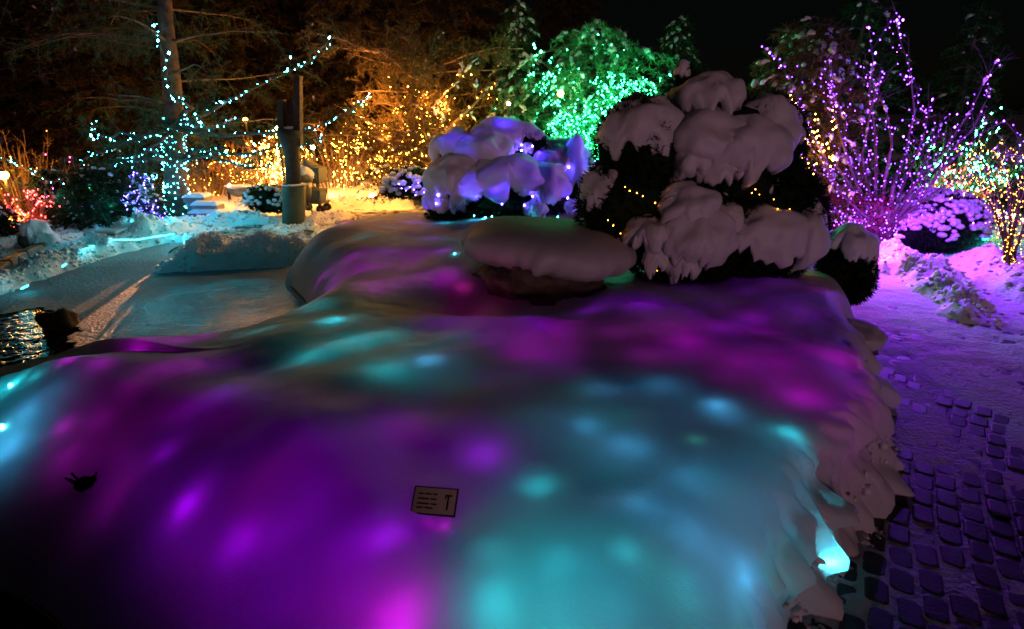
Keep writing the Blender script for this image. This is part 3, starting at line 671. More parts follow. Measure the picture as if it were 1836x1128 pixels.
Bb = [(840, 212+130, 9.25), (855, 350, 9.25), (872, 345, 9.25), (862, 335, 9.3), (845, 333, 9.3), (785, 350, 9.35), (782, 365, 9.35), (940, 368, 9.2), (955, 352, 9.25), (885, 345, 9.3), (850, 325, 9.3),
      (935, 270, 9.95), (942, 280, 9.95), (955, 262, 9.95), (930, 285, 9.95), (895, 288, 9.6), (843, 255, 10.0), (1008, 310, 9.95), (1012, 308, 9.9), (1005, 315, 9.95), (1000, 313, 9.95), (1020, 300, 9.95), (935, 260, 10.), (1018, 355, 9.6), (1030, 368, 9.5), (995, 340, 9.6), (960, 300, 9.8), (985, 360, 9.35), (900, 366, 9.2), (920, 282, 9.9), (950, 290, 9.85)]
string_lights('violet-blue bulbs tucked into the hollows of the pillowy junipers', [], 'blue', 42, .02, extra=[at(*b) for b in Bb], cable=False)
for LL, nl in ((backL, 5), (frontL, 3)):
    for (c, R) in LL:
        for q in range(nl):
            d_ = np.array([RNG.normal(0, .6), -RNG.uniform(.2, 1), RNG.uniform(.0, .9)]); d_ /= np.linalg.norm(d_)
            point('blue_bulb_in_snow', c+d_*np.array(R)*1.03, float((5.0 if LL is backL else 2.0)*RNG.uniform(.4, 1.3)), (.06, .02, 1), .015)
Bc = [(925, 397, 9.1), (932, 399, 9.1), (948, 394, 9.1), (970, 399, 9.1), (882, 390, 9.15), (866, 396, 9.15), (892, 394, 9.1), (903, 395, 9.1), (870, 392, 9.15), (1000, 392, 9.15), (850, 389, 9.2), (912, 400, 9.05)]
string_lights('cyan bulbs lying on the snow at the foot of the front juniper', [], 'cyan', 30, .016, extra=[at(u, v-2, Y_) for u, v, Y_ in Bc], cable=False)

# ================================================================== plant label
pr_ = thing('plant_label', 'small rectangular plant label on a stake in a snow hollow', 'plant label')
pc = hit(780, 908); pc = pc+np.array([0, 0, .028])
tiltx = math.radians(38)
def lab(dx, dy, dz=0):
    Rm = np.array(Matrix.Rotation(math.radians(-7), 3, 'Z') @ Matrix.Rotation(tiltx, 3, 'X')); return pc+Rm @ np.array([dx, dy, dz])
mb = MB(); mb.box(lab(0, 0), (.205, .125, .008), math.radians(-7), tiltx); mb.build('frame', M['black'], pr_, False)
mb = MB(); mb.box(lab(0, 0, .005), (.192, .112, .005), math.radians(-7), tiltx); mb.build('face', M['plaque'], pr_, False)
mb = MB()
for q, (y_, ws) in enumerate([(.028, (.022, .03, .02)), (.006, (.05, .03)), (-.016, (.055, .028)), (-.034, (.03, .035))]):
    x_ = -.078
    for w_ in ws: mb.box(lab(x_+w_/2, y_, .0085), (w_, .005, .002), math.radians(-7), tiltx); x_ += w_+.008
mb.box(lab(.062, .026, .0085), (.032, .007, .002), math.radians(-7), tiltx); mb.box(lab(.062, -.008, .0085), (.008, .06, .002), math.radians(-7), tiltx); mb.box(lab(.050, .020, .0085), (.006, .018, .002), math.radians(-7), tiltx)
mb.build('lettering', M['black'], pr_, False, 'stuff')
mb = MB(); mb.tube([lab(0, 0, -.004), lab(0, 0, -.004)-np.array([0, -.01, .16])], .008, 6); mb.build('stake', M['steel'], pr_)
for u, v, p_ in ((768, 938, .022), (800, 941, .022), (786, 946, .012)):
    q_ = hit(u, v); point('buried_bulb', q_-np.array([0, 0, .022]), p_, K['M'], .006)
# dark twig stub at lower left
P = hit(155, 868); tw = MB()
for q in range(7):
    a = RNG.uniform(0, 6.3); tw.tube(wig([P-np.array([0, 0, .05]), P+np.array([math.cos(a)*.07, math.sin(a)*.07-.02, .03+RNG.uniform(0, .04)])], .02, .01, q), .006, 5)
tw.add(*sph(P+np.array([0, 0, .0]), (.06, .05, .035), (8, 12), .3, 3, 2)); tag(tw.build('plant_stub', M['black']), 'dark broken plant stub poking out of the left snow slope', 'plant stub')
# ================================================================== trees
def px_line(pts, Y, dj=.0):
    o = []; 
    for q, p in enumerate(pts):
        y = p[2] if len(p) > 2 else Y+(RNG.uniform(-dj, dj) if q else 0)
        o.append(at(p[0], p[1], y))
    return np.array(o)
def side_twigs(mb, Q, n, ln, r0, seed, lift=.3, sub=2, snow=None, coll=None):
    """n twigs leaving branch Q"""
    for k in range(n):
        i = RNG.integers(1, len(Q)-1) if len(Q) > 2 else 0
        d = Q[min(i+1, len(Q)-1)]-Q[i-1]; d /= np.linalg.norm(d)+1e-9
        o = RNG.normal(0, 1, 3); o -= d*o.dot(d); o /= np.linalg.norm(o); v = d*.6+o*.8+np.array([0, 0, lift]); v /= np.linalg.norm(v)
        L = ln*RNG.uniform(.4, 1.1); P = wig([Q[i], Q[i]+v*L], max(L/4, .03), L*.06, seed+k)
        mb.tube(P, np.linspace(r0, r0*.35, len(P)), 3, False)
        if coll is not None: coll.append(P)
        if sub: side_twigs(mb, P, 2, ln*.5, r0*.6, seed+k*3, lift, sub-1, None, coll)
def snow_on(lines, n, r=.05, name='snow', parent=None, m=None):
    """lumpy ridges of snow lying along the tops of the branches"""
    mb = MB(); w = np.array([len(l) for l in lines], float); w /= w.sum(); ls = [resample(l, r*.8) if len(l) > 1 else l for l in lines]
    for k in range(n):
        l = ls[RNG.choice(len(ls), p=w)]
        if len(l) < 4: continue
        i = RNG.integers(0, len(l)-3); j = min(len(l), i+RNG.integers(4, 10)); P = l[i:j].copy(); m_ = len(P)
        s = r*RNG.uniform(.5, 1.3)*np.sin(np.linspace(.25, math.pi-.25, m_))*RNG.uniform(.6, 1.4, m_)
        P[:, 2] += s*.5; P += RNG.normal(0, r*.12, P.shape); mb.tube(P, s, 5)
    return mb.build(name, m or M['twig_snow'], parent, True, 'stuff')

def conifer(name, label, base, H, Rb, m, n=110, dens=1.0, droop=.25, snow=0, group=None, z0=.06, seed=0, top=.05, tr=.12, ln=.16, bark=None, prof=1.0, w=.012, twn=10, irr=0):
    root = thing(name, label, 'tree', group); base = np.array(base, float)
    mb = MB(); T = wig([base-np.array([0, 0, .2]), base+np.array([0, 0, H])], H/10, H*.01, seed); mb.tube(T, np.linspace(tr, tr*.15, len(T)), 8)
    mb.build('trunk', bark or M['bark'], root)
    br = MB(); lines = []; TP = []; TN = []
    for k in range(n):
        t = z0+(1-z0)*((k+RNG.uniform(0, 1))/n)**.85; a = k*2.399+RNG.uniform(-.3, .3)
        R = Rb*((1-t)**prof+top)*RNG.uniform(.75-irr, 1.15+irr); h = base[2]+H*t
        s = np.linspace(0, 1, 7); dirv = np.array([math.cos(a), math.sin(a)])
        sag = -droop*R*s**1.6+.14*R*s+(.10*R*np.clip(s-.7, 0, 1))
        P = np.column_stack([base[0]+dirv[0]*R*s, base[1]+dirv[1]*R*s, h+sag]); P[1:] += RNG.normal(0, R*.02, P[1:].shape)
        br.tube(P, np.linspace(.022, .006, 7)*max(.5, Rb/2), 4, False); lines.append(P)
        nt_ = int(twn*dens*max(.4, R/Rb*1.3))
        for q in range(nt_):
            u = RNG.uniform(.18, 1); c = np.array([np.interp(u, s, P[:, j]) for j in range(3)])
            sg = RNG.choice([-1, 1]); sd_ = np.array([-dirv[1]*sg, dirv[0]*sg, -.15-droop*.6]); f = np.array([dirv[0], dirv[1], -.15])
            v = sd_*.8+f*.7; v /= np.linalg.norm(v); L = R*.30*(1.15-u)+.16; mseg = max(3, int(L/.055))
            w_ = np.linspace(0, 1, mseg)[:, None]; pts = c+v*L*w_-np.array([0, 0, 1])*droop*.5*L*w_**2
            TP.append(pts); TN.append(np.repeat((v*.5+np.array([0, 0, -.1]))[None], mseg, 0)+RNG.normal(0, .35, (mseg, 3)))
            if snow and q % 3 == 0: lines.append(pts)
    br.build('branches', bark or M['bark'], root, True, 'stuff')
    TP = np.vstack(TP); TN = np.vstack(TN); fo = MB(); fo.tris(tufts(TP, TN, ln, 5, w, .45)); fo.build('needles', m, root, False, 'stuff')
    if snow: snow_on(lines, snow, .042 if Rb > 1.2 else .03, 'snow', root)
    return root, lines, TP

# ---------------- big blue-lit tree
def G(u, v): return gp(u, v, 0.0)
YB = 12.9
bt = thing('larch_tree', 'big dark tree left of the post, trunk wound with cyan bulbs', 'tree')
trunk = px_line([(322, 392), (318, 340), (314, 290), (312, 230), (308, 150), (300, 70), (292, -30), (288, -160)], YB)
mb = MB(); tq = wig(trunk, .15, .02, 3); mb.tube(tq, np.interp(np.linspace(0, 1, len(tq)), [0, .08, .4, 1], [.30, .24, .2, .08]), 14); mb.build('trunk', M['bark'], bt)
BL = [([(314, 230), (330, 200), (345, 195), (328, 186), (312, 176), (297, 155), (300, 125), (292, 100), (283, 72), (276, 45)], YB-.5),
      ([(316, 250), (345, 215), (375, 200), (402, 183), (432, 170), (468, 152), (520, 128), (560, 112), (590, 68)], YB-.7),
      ([(318, 245), (355, 236), (400, 245), (450, 240), (500, 238), (560, 230), (612, 208), (662, 172)], YB-.6),
      ([(318, 268), (360, 266), (400, 275), (450, 275), (500, 262), (545, 260), (580, 245)], YB-.5),
      ([(318, 262), (370, 280), (415, 292), (450, 303), (490, 298)], YB-.8),
      ([(312, 240), (270, 240), (240, 245), (215, 235), (200, 250), (185, 246), (168, 238), (167, 226), (176, 216)], YB-.5),
      ([(312, 268), (275, 283), (240, 288), (212, 286), (200, 300), (165, 303), (140, 312), (95, 326), (80, 320), (50, 305), (22, 292), (5, 284)], YB-.8),
      ([(312, 250), (285, 256), (262, 268), (235, 285), (222, 285)], YB-.9),
      ([(200, 250), (178, 272), (160, 280), (142, 296)], YB-.6),
      ([(316, 225), (350, 228), (362, 217), (372, 232), (398, 225), (420, 212)], YB-.9),
      ([(312, 262), (270, 270), (245, 282), (238, 300)], YB-.9)]
mb = MB(); lines = []; tw = []
for q, (p, Y_) in enumerate(BL):
    p0 = [(trunk[np.argmin(abs(trunk[:, 2]-at(p[0][0], p[0][1], YB)[2]))])]
    L_ = np.vstack([p0, px_line(p[1:], Y_, .25)]); L_ = wig(L_, .1, .015, q); lines.append(L_)
    mb.tube(L_, np.linspace(.055, .010, len(L_)), 5); side_twigs(mb, L_, 24, .55, .007, q*9, -.05, 1, None, tw)
for q in range(34):
    h = RNG.uniform(1.6, 6.5); a = RNG.uniform(0, 6.28); L = RNG.uniform(1.3, 3.4); b = tq[np.argmin(abs(tq[:, 2]-h))]
    P = wig([b, b+np.array([math.cos(a)*L*.6, math.sin(a)*L*.6, .15]), b+np.array([math.cos(a)*L, math.sin(a)*L, -.1+RNG.uniform(-.2, .5)])], .2, .04, q)
    mb.tube(P, np.linspace(.03, .006, len(P)), 4); side_twigs(mb, P, 16, .7, .006, q, -.2, 1, None, tw)
mb.build('branches', M['bark'], bt, True, 'stuff')
TP = np.vstack([t_[::1] for t_ in tw]); fo = MB(); fo.tris(tufts(TP, RNG.normal(0, .5, TP.shape)+[0, 0, -.5], .10, 3, .006, .5)); fo.build('needles', M['needles'], bt, False, 'stuff')
snow_on(lines, 60, .02, 'snow', bt)
wrap = []
for k in range(230):
    t_ = RNG.uniform(0, .36)**1.0; i = int(t_*len(tq)); a = RNG.uniform(0, 6.28); r_ = np.interp(t_, [0, .08, .4], [.31, .26, .22])
    wrap.append(tq[i]+np.array([math.cos(a)*r_, math.sin(a)*r_, RNG.uniform(-.06, .06)]))
string_lights('cyan lights on every limb of the big dark tree left of the post', lines, 'cyan', 17, .016, .115, .035, extra=wrap)
# the few nearer, larger-looking bulbs of that tree
big = [(276, 46), (283, 73), (303, 95), (296, 122), (198, 250), (163, 243), (360, 220), (515, 127), (521, 103), (405, 272), (350, 205), (300, 155), (310, 177), (398, 184), (20, 290), (455, 258), (590, 68), (168, 250), (660, 173), (652, 182)]
string_lights('larger cyan bulbs at the branch tips of the dark tree', [], 'cyan', 34, .030, extra=[at(u, v, YB-1.0) for u, v in big], cable=False)

# ---------------- background conifers (dim brown-green behind the lights)
bgs = [(-8.5, 19.5, 11, 3.4), (-4.6, 18.6, 10.5, 3.2), (-1.6, 17.8, 9.5, 3.0), (-6.4, 21.5, 12, 3.4), (1.6, 19.5, 8.0, 2.6), (-11.5, 17.5, 7.5, 2.8), (-14.5, 19, 8, 3)]
lab_bg = ['dark spruce rising behind the big cyan-lit tree', 'tall brownish spruce behind the post and cart', 'tall brown-lit spruce behind the gold-lit bare tree', 'very tall spruce farthest back behind the cart', 'dark spruce directly behind the green-lit tree',
          'dark spruce behind the small violet-blue fir', 'black spruce at the far left of the garden']
protos = None
for q, (x, y, H, R) in enumerate(bgs):
    if q == 0:
        r0, l0, t0 = conifer('spruce_tree', lab_bg[0], (0, 0, 0), 10, 3.1, M['needles_far'], 130, 1.5, .42, 40, 'tall spruces behind the lights', .08, 5, tr=.2, ln=.22, w=.022, twn=13); root = r0; kids = list(r0.children)
    else:
        root = r0.copy(); C.objects.link(root); root['label'] = lab_bg[q]
        for k_ in kids:
            c_ = k_.copy(); C.objects.link(c_); c_.parent = root
    root.location = (x, y, 0); root.rotation_euler = (0, 0, q*1.3); root.scale = (R/3.1, R/3.1, H/10)

# ---------------- gold-lit bare tree in the middle
YO = 13.6
ot = thing('broadleaf_tree', 'bare spreading tree with gold bulbs between the cart and the green tree', 'tree')
mb = MB(); lines = []; tw = []
tk = px_line([(772, 335), (771, 300), (770, 262), (768, 225), (766, 170), (765, 110)], YO); tk = wig(tk, .12, .02, 8); mb.tube(tk, np.linspace(.19, .10, len(tk)), 12); mb.build('trunk', M['pale_bark'], ot)
mb = MB()
OL = [[(772, 300), (785, 262), (765, 215), (775, 195), (800, 165), (838, 126)], [(772, 285), (800, 235), (820, 215), (848, 188), (884, 148)], [(770, 270), (745, 235), (720, 210), (700, 196)], [(772, 265), (752, 230), (730, 215), (718, 185)],
      [(772, 300), (740, 285), (700, 262), (662, 242), (620, 222)], [(772, 318), (740, 300), (690, 300), (650, 318)], [(772, 310), (730, 296), (700, 285)], [(772, 275), (740, 264), (700, 258)], [(772, 320), (740, 318), (700, 325), (672, 332)],
      [(772, 300), (790, 290), (800, 262), (812, 240), (800, 225)], [(768, 250), (790, 220), (800, 180)], [(768, 240), (750, 200), (760, 165)], [(772, 330), (800, 300), (830, 262)], [(770, 290), (735, 240), (680, 230), (640, 205)], [(770, 280), (720, 270), (680, 270), (640, 262)]]
for q, p in enumerate(OL):
    L_ = wig(px_line(p, YO-.4, .5), .1, .03, q+20); lines.append(L_); mb.tube(L_, np.linspace(.045, .012, len(L_)), 5); side_twigs(mb, L_, 16, .7, .008, q*7, .1, 1, None, tw)
for q in range(26):
    h = RNG.uniform(1.0, 5); a = RNG.uniform(2.4, 7); L = RNG.uniform(1, 2.6); b = tk[np.argmin(abs(tk[:, 2]-h))]
    P = wig([b, b+np.array([math.cos(a)*L, math.sin(a)*L, RNG.uniform(-.2, .6)])], .2, .08, q); mb.tube(P, np.linspace(.03, .008, len(P)), 4); side_twigs(mb, P, 12, .6, .007, q, .1, 1, None, tw)
mb.build('branches', M['twig'], ot, True, 'stuff')
sel = [t_ for t_ in tw if RNG.uniform() < .95]; TP = np.vstack(sel); fo = MB(); fo.tris(tufts(TP, RNG.normal(0, .6, TP.shape)+[0, 0, -.4], .12, 5, .014, .5)); fo.build('leaves', M['needles_dim'], ot, False, 'stuff')
snow_on(lines+tw[:60], 160, .035, 'snow', ot)
string_lights('gold lights along the limbs of the bare tree between cart and green tree', lines+[t_ for t_ in tw[::20] if px_of(*[np.array([c]) for c in t_[-1]])[1][0] > 150], 'gold', 15, .017, .12, .05)
point('garden_lamp_or_fill', at(600, 320, 15.2), 160, (1, .42, .08), .15)  # added fills that brighten limbs and spruces; no fixtures stand here
point('garden_lamp_or_fill', at(800, 250, 12.4), 40, (1, .42, .08), .15)
point('garden_lamp_or_fill', at(690, 200, 12.7), 40, (1, .38, .07), .15)
point('garden_lamp_or_fill', at(715, 250, 14.9), 120, (1, .42, .08), .15)

# ---------------- dense gold bushes behind the cart
def lit_bush(label, slabel, u, v, Y, w, h, nst, nb, col, L, r=.018, hot=.35, mt='twig'):
    root = thing('shrub', label, 'shrub'); b0 = at(u, v, Y); mb = MB(); ls = []
    for q in range(nst):
        a = RNG.uniform(-1, 1); dy = RNG.uniform(-.35, .35); hh = h*math.sqrt(max(.1, 1-a*a*.75))*RNG.uniform(.6, 1.05)
        p0 = b0+np.array([a*w*.28, dy, 0]); P = wig([p0, p0+np.array([a*w*.12, dy*.4, hh*.5]), p0+np.array([a*w*.32, dy*.8, hh])], .08, .05, q+int(u))
        mb.tube(P, np.linspace(.016, .005, len(P)), 4, False); ls.append(P); side_twigs(mb, P, 9, .32, .005, q, .2, 1, None, ls if q % 3 == 0 else None)
    mb.build('stems', M[mt], root, True, 'stuff')
    al = np.vstack(ls); pts = al[RNG.integers(0, len(al), nb)]+RNG.normal(0, .03, (nb, 3))
    string_lights(slabel, [], col, L, r, extra=pts, cable=False); return root, ls
lit_bush('bush blazing with gold lights left of the post base', 'dense gold lights of the bush left of the post base', 488, 345, 14.2, 1.4, 1.4, 34, 230, 'gold', 34, .022)
lit_bush('golden twiggy bush behind the handcart', 'gold lights of the bush behind the handcart', 605, 335, 14.2, 1.7, 1.4, 34, 150, 'gold', 22, .018)
lit_bush('low gold-lit bush behind the stone steps', 'gold lights low behind the stone steps', 375, 352, 15.2, 1.9, 1.0, 26, 90, 'gold', 13, .015)
lit_bush('gold-lit bush between steps and round panel', 'gold lights between the steps and the round snowy panel', 435, 345, 14.8, 1.3, 1.2, 22, 80, 'gold', 16, .016)
lit_bush('short gold-lit bush left of the gold bare tree trunk', 'gold lights beneath the bare tree, left of its trunk', 690, 330, 14.3, 1.6, .75, 18, 100, 'gold', 14, .016)

# ---------------- green conifer
YG = 13.8; gb = at(1062, 330, YG); gb[2] = 0
gt, gl, gTP = conifer('fir_tree', 'broad snow-dusted fir glowing green, behind the snowy junipers', gb, 4.05, 3.15, M['needles_green'], 105, 1.5, .45, 1500, None, .03, 21, .32, .16, .15, prof=.85, irr=.32, w=.014, twn=12)
pts = gTP[gTP[:, 1] < YG+.4]; U, Vv = px_of(pts[:, 0], pts[:, 1], pts[:, 2])
def near_poly(U, Vv, lines):
    d = np.full(len(U), 1e9)
    for ln_ in lines:
        for a, b in zip(ln_[:-1], ln_[1:]): d = np.minimum(d, near_seg(U, Vv, a, b)[0])
    return d
hotl = [[(1000, 195), (1030, 235), (1070, 280), (1075, 330)], [(1080, 145), (1085, 190), (1085, 250)], [(975, 110), (985, 165), (990, 220)], [(1090, 150), (1140, 165), (1190, 195)], [(1120, 160), (1190, 160)], [(1100, 180), (1180, 210)], [(950, 130), (985, 150)], [(1000, 245), (1060, 250)], [(1040, 200), (1110, 205)], [(1050, 300), (1075, 340)], [(950, 240), (990, 250)]]
dd = near_poly(U, Vv, hotl); pr_w = np.exp(-(dd/17)**2)+.035; pr_w /= pr_w.sum()
sel = RNG.choice(len(pts), 1350, p=pr_w); gpts = pts[sel]+RNG.normal(0, .03, (1350, 3))-np.array([0, .12, 0])
string_lights('dense green lights covering the broad fir', [], 'green', 20, .018, extra=gpts, cable=False)
string_lights('bright green bulbs at the top left shoulder of the fir', [], 'green', 50, .028, extra=[at(957, 80, 12.3), at(959, 86, 12.3), at(970, 93, 12.3)], cable=False)
# extra boughs reaching outside the green cone (the fir's leaning side boughs)
for q, (lab_, p, hh, rr) in enumerate([('snowy fir with its tip above the left side of the green fir', (927, 300, 14.6), 4.6, 1.5), ('snowy fir with its tip right of the green fir', (1195, 300, 15.2), 4.35, 1.5)]):
    b_ = at(*p); b_[2] = 0
    conifer('fir_tree', lab_, b_, hh, rr, M['needles'], 80, 1.2, .45, 420, 'snowy firs around the green one', .05, 60+q, .12, .12, .15, prof=.8, w=.014)

# ---------------- gold + snow fir at the right of the yew
YR = 10.6; b_ = at(1400, 380, YR); b_[2] = 0
ft, fl, fTP = conifer('fir_tree', 'snowy fir with gold lights just right of the tall yew', b_, 3.7, 1.25, M['needles_dim'], 90, 1.3, .4, 420, None, .03, 33, .35, .12, .14, prof=.7, w=.012)
gl_ = [px_line(p, YR-1.15, .1) for p in ([(1415, 185), (1428, 215), (1420, 245), (1418, 280), (1430, 310), (1440, 335)], [(1408, 250), (1415, 285), (1430, 300)], [(1460, 215), (1465, 245), (1458, 245)], [(1425, 180), (1436, 215), (1440, 250), (1450, 290), (1450, 330)], [(1495, 205), (1485, 230)], [(1410, 330), (1440, 345), (1470, 350), (1460, 365)], [(1440, 240), (1480, 262), (1500, 290)])]
string_lights('gold lights hanging down the fir right of the yew', [wig(l, .05, .06, q) for q, l in enumerate(gl_)]*2, 'gold', 22, .016, .07, .05, cable=False)
point('garden_lamp_or_fill', at(1440, 330, 9.2), 9, (1, .45, .1), .06)  # added fill in front of the gold-lit fir
b_ = at(1500, 300, 15); b_[2] = 0
conifer('spruce_tree', 'dark spruce in the gap behind the purple-lit tree', b_, 5.6, 2.2, M['needles'], 70, 1.2, .35, 160, None, .05, 35, .05, .14, .18, w=.018)
b_ = at(1690, 300, 15); b_[2] = 0
conifer('spruce_tree', 'nearly black spruce behind the green and red lights', b_, 4.6, 2.4, M['needles'], 60, 1.2, .35, 60, None, .05, 36, .05, .14, .18, w=.018)

# ---------------- purple-lit bare tree
YP = 9.3; base = at(1578, 440, YP); base[2] = .05
pt_ = thing('plum_tree', 'wide vase-shaped bare tree with purple lights at right', 'tree')
PL = [[(1600, 400), (1625, 350), (1662, 308), (1700, 260), (1742, 200), (1765, 150), (1790, 108)], [(1592, 390), (1606, 330), (1626, 270), (1640, 200), (1628, 130), (1616, 80), (1608, 36), (1618, 34)],
      [(1570, 370), (1575, 300), (1570, 230), (1560, 170), (1567, 110), (1557, 50)], [(1552, 370), (1530, 310), (1510, 250), (1495, 190), (1490, 100)], [(1530, 370), (1490, 320), (1452, 230), (1420, 150), (1388, 98), (1366, 84)],
      [(1610, 395), (1640, 370), (1690, 300), (1755, 240), (1800, 216), (1832, 250)], [(1560, 345), (1545, 280), (1560, 200), (1580, 130)], [(1600, 400), (1650, 340), (1700, 280), (1745, 235), (1770, 180), (1775, 140)],
      [(1540, 400), (1480, 370), (1440, 340), (1420, 300)], [(1560, 395), (1510, 350), (1470, 280), (1440, 250)], [(1590, 400), (1640, 290), (1660, 240), (1672, 180)], [(1595, 395), (1650, 320), (1690, 215), (1700, 205)],
      [(1560, 380), (1500, 300), (1520, 215), (1490, 170)], [(1580, 360), (1600, 260), (1590, 190), (1540, 110)], [(1600, 410), (1660, 385), (1720, 345), (1738, 380), (1737, 455)], [(1570, 400), (1520, 390), (1480, 400), (1450, 380)],
      [(1610, 390), (1700, 330), (1780, 300), (1836, 270)]]
mb = MB(); lines = []; tw = []
for q, p in enumerate(PL):
    L_ = np.vstack([[base+RNG.normal(0, .03, 3)*[1, 1, 0]], px_line(p, YP-.1, .55)]); L_ = wig(L_, .08, .025, q+40); lines.append(L_)
    mb.tube(L_, np.interp(np.linspace(0, 1, len(L_)), [0, .3, 1], [.042, .024, .005]), 7); side_twigs(mb, L_, 13, .5, .006, q*5, .35, 1, None, tw)
mb.build('limbs', M['bark'], pt_)
tk = MB(); tk.tube([base-[0, 0, .15], base+[0, 0, .12], base+[.03, 0, .3]], [.12, .09, .08], 12); tk.build('trunk', M['bark'], pt_)
snow_on(lines, 110, .02, 'snow', pt_)
tws = [t_ for t_ in tw if RNG.uniform() < .28 and px_of(*[np.array([c]) for c in t_[-1]])[0][0] < 1690]
string_lights('purple lights spread through the vase-shaped bare tree', lines+tws, 'purple', 15, .012, .125, .03)
tips = [(1608, 36), (1619, 36), (1612, 42), (1570, 95), (1568, 113), (1625, 137), (1614, 62), (1790, 108), (1776, 135), (1800, 217), (1768, 221), (1672, 178), (1380, 95), (1388, 105), (1400, 118), (1712, 228), (1716, 205), (1735, 185), (1500, 190), (1620, 245), (1590, 400), (1745, 400), (1558, 50)]
string_lights('larger purple bulbs at the branch tips of the bare tree', [], 'purple', 30, .020, extra=[at(u, v, YP-.6) for u, v in tips], cable=False)
fo = MB(); low = at(1545, 400, 9.0); mbp = np.vstack([at(RNG.uniform(1480, 1600), RNG.uniform(350, 440), RNG.uniform(8.9, 9.8)) for _ in range(420)])
redb = thing('barberry_bush', 'dark red leafy bush beneath the purple-lit tree', 'shrub'); fo.tris(tufts(mbp, RNG.normal(0, 1, mbp.shape), .07, 5, .02, .8)); fo.build('leaves', M['red_leaf'], redb, False, 'stuff')
st = MB()
for q in range(12):
    p0 = gp(1540, 445); st.tube(wig([p0, mbp[q*30]], .1, .03, q), .008, 4)
st.build('stems', M['bark'], redb, True, 'stuff')
point('purple_fill', at(1590, 400, 8.6), 130, (.28, .03, 1), .05); point('purple_fill', at(1720, 300, 8.0), 320, (.24, .04, 1), .05)  # added purple fills, brighten the snow and path under the tree
point('pink_fill', at(1475, 395, 9.6), 12, (.95, .10, .8), .05); point('pink_fill', at(1585, 435, 8.2), 44, (.9, .03, .75), .04)  # added pink fills for the snow bank

# ---------------- rounded snowy shrub under it
RB = [lobe(1672, 400, 9.6, 76, 46, .6), lobe(1640, 405, 9.5, 45, 38, .4), lobe(1715, 410, 9.6, 40, 36, .4)]
rs = thing('round_shrub', 'round snow-crusted shrub right of the purple-lit trunk', 'snowy shrub')
mb = MB()
for q, (c, R) in enumerate(RB): mb.add(*sph(c, np.array(R)*.9, (12, 20), .1, 2, q))
P, Nn = ell_points(RB, 3000); mb.tris(tufts(P, Nn, .09, 4, .010)); mb.build('foliage', M['yew'], rs, False)
P, Nn = ell_points(RB, 2600, 1.03); k_ = (Nn[:, 2] > -.15+.25*noise(P[:, 0]*3, P[:, 1]*3, P[:, 2]*3)) & (noise(P[:, 0]*9, P[:, 1]*9, P[:, 2]*9, 3) > -.25); P = P[k_]
mb = MB(); V0, F0 = sph((0, 0, 0), (1, 1, .7), (5, 7))
for p_ in P: mb.add(V0*RNG.uniform(.03, .065)*(1+RNG.normal(0, .1, V0.shape))+p_, F0)
mb.build('snow', M['twig_snow'], rs, True, 'stuff')

# ---------------- amber-lit vase shrub at the far right
ab = gp(1808, 500); at_ = thing('witch_hazel', 'upright many-stemmed shrub with amber lights at the right edge', 'shrub'); YA = ab[1]
AL = [[(1800, 420), (1770, 340), (1742, 285), (1722, 262)], [(1806, 420), (1790, 340), (1765, 290), (1765, 245)], [(1812, 420), (1815, 340), (1800, 290), (1790, 260)], [(1820, 420), (1836, 350), (1842, 300)], [(1826, 430), (1850, 360), (1880, 300)], [(1798, 430), (1780, 370), (1748, 350), (1700, 340)],
      [(1802, 400), (1785, 360), (1770, 300), (1750, 262)], [(1810, 440), (1825, 380), (1830, 320)], [(1800, 440), (1790, 390), (1760, 330), (1715, 310)], [(1822, 450), (1845, 400), (1860, 380)], [(1812, 430), (1805, 330), (1780, 270)], [(1818, 400), (1840, 320), (1820, 285), (1815, 270)]]
mb = MB(); lines = []; tw = []
for q, p in enumerate(AL):
    L_ = np.vstack([[ab+RNG.normal(0, .05, 3)*[1, 1, 0]], px_line(p, YA, .3)]); L_ = wig(L_, .06, .02, q+70); lines.append(L_); mb.tube(L_, np.linspace(.018, .004, len(L_)), 5); side_twigs(mb, L_, 7, .3, .004, q, .4, 1, None, tw)
mb.build('stems', M['bark'], at_, True, 'stuff')
string_lights('amber lights wound round the stems of the shrub at the right edge', lines+tw[::9], 'amber', 15, .0085, .062, .03)

# ---------------- green, red and mixed lights beyond
lit_bush('far bush with green lights behind the round snowy shrub', 'green lights of the far bush, above the round snowy shrub', 1690, 372, 11.0, 1.5, 1.7, 24, 150, 'green', 34, .024)
lit_bush('far bush with red lights right of the green-lit one', 'red lights of the far bush', 1725, 368, 11.2, 1.2, .85, 18, 110, 'red', 34, .022)
lit_bush('small far green-lit bush left of the amber shrub', 'green lights seen through the amber shrub', 1765, 350, 12.0, .9, .9, 12, 46, 'green', 22, .019)
lit_bush('far bush with blue lights at the right-hand edge', 'blue lights at the right-hand edge', 1842, 300, 12.0, .8, .5, 8, 16, 'blue', 40, .022)
for c_, n_ in (('red', 34), ('green', 20), ('blue', 18), ('white', 22)):
    pp = [at(RNG.normal(0, 3)+1715+t_*125, 365+t_*32+RNG.normal(0, 4), 11.2) for t_ in RNG.uniform(0, 1, n_)]
    string_lights('%s bulbs in the mixed garland right of the round shrub' % c_, [], c_, 20, .013, extra=pp, cable=False)
point('cyan_fill', at(1765, 440, 9.2), 26, (.02, .5, 1), .05)  # added fill for the cyan patch of snow
point('green_fill', at(1650, 340, 10.8), 12, (.02, 1, .35), .05)
point('green_fill', at(1060, 270, 11.8), 100, (.02, 1, .35), .1); point('green_fill', at(1000, 150, 11.6), 50, (.02, 1, .35), .1); point('green_fill', at(1140, 170, 12.0), 90, (.02, 1, .35), .1)  # added green fills within the fir's front foliage

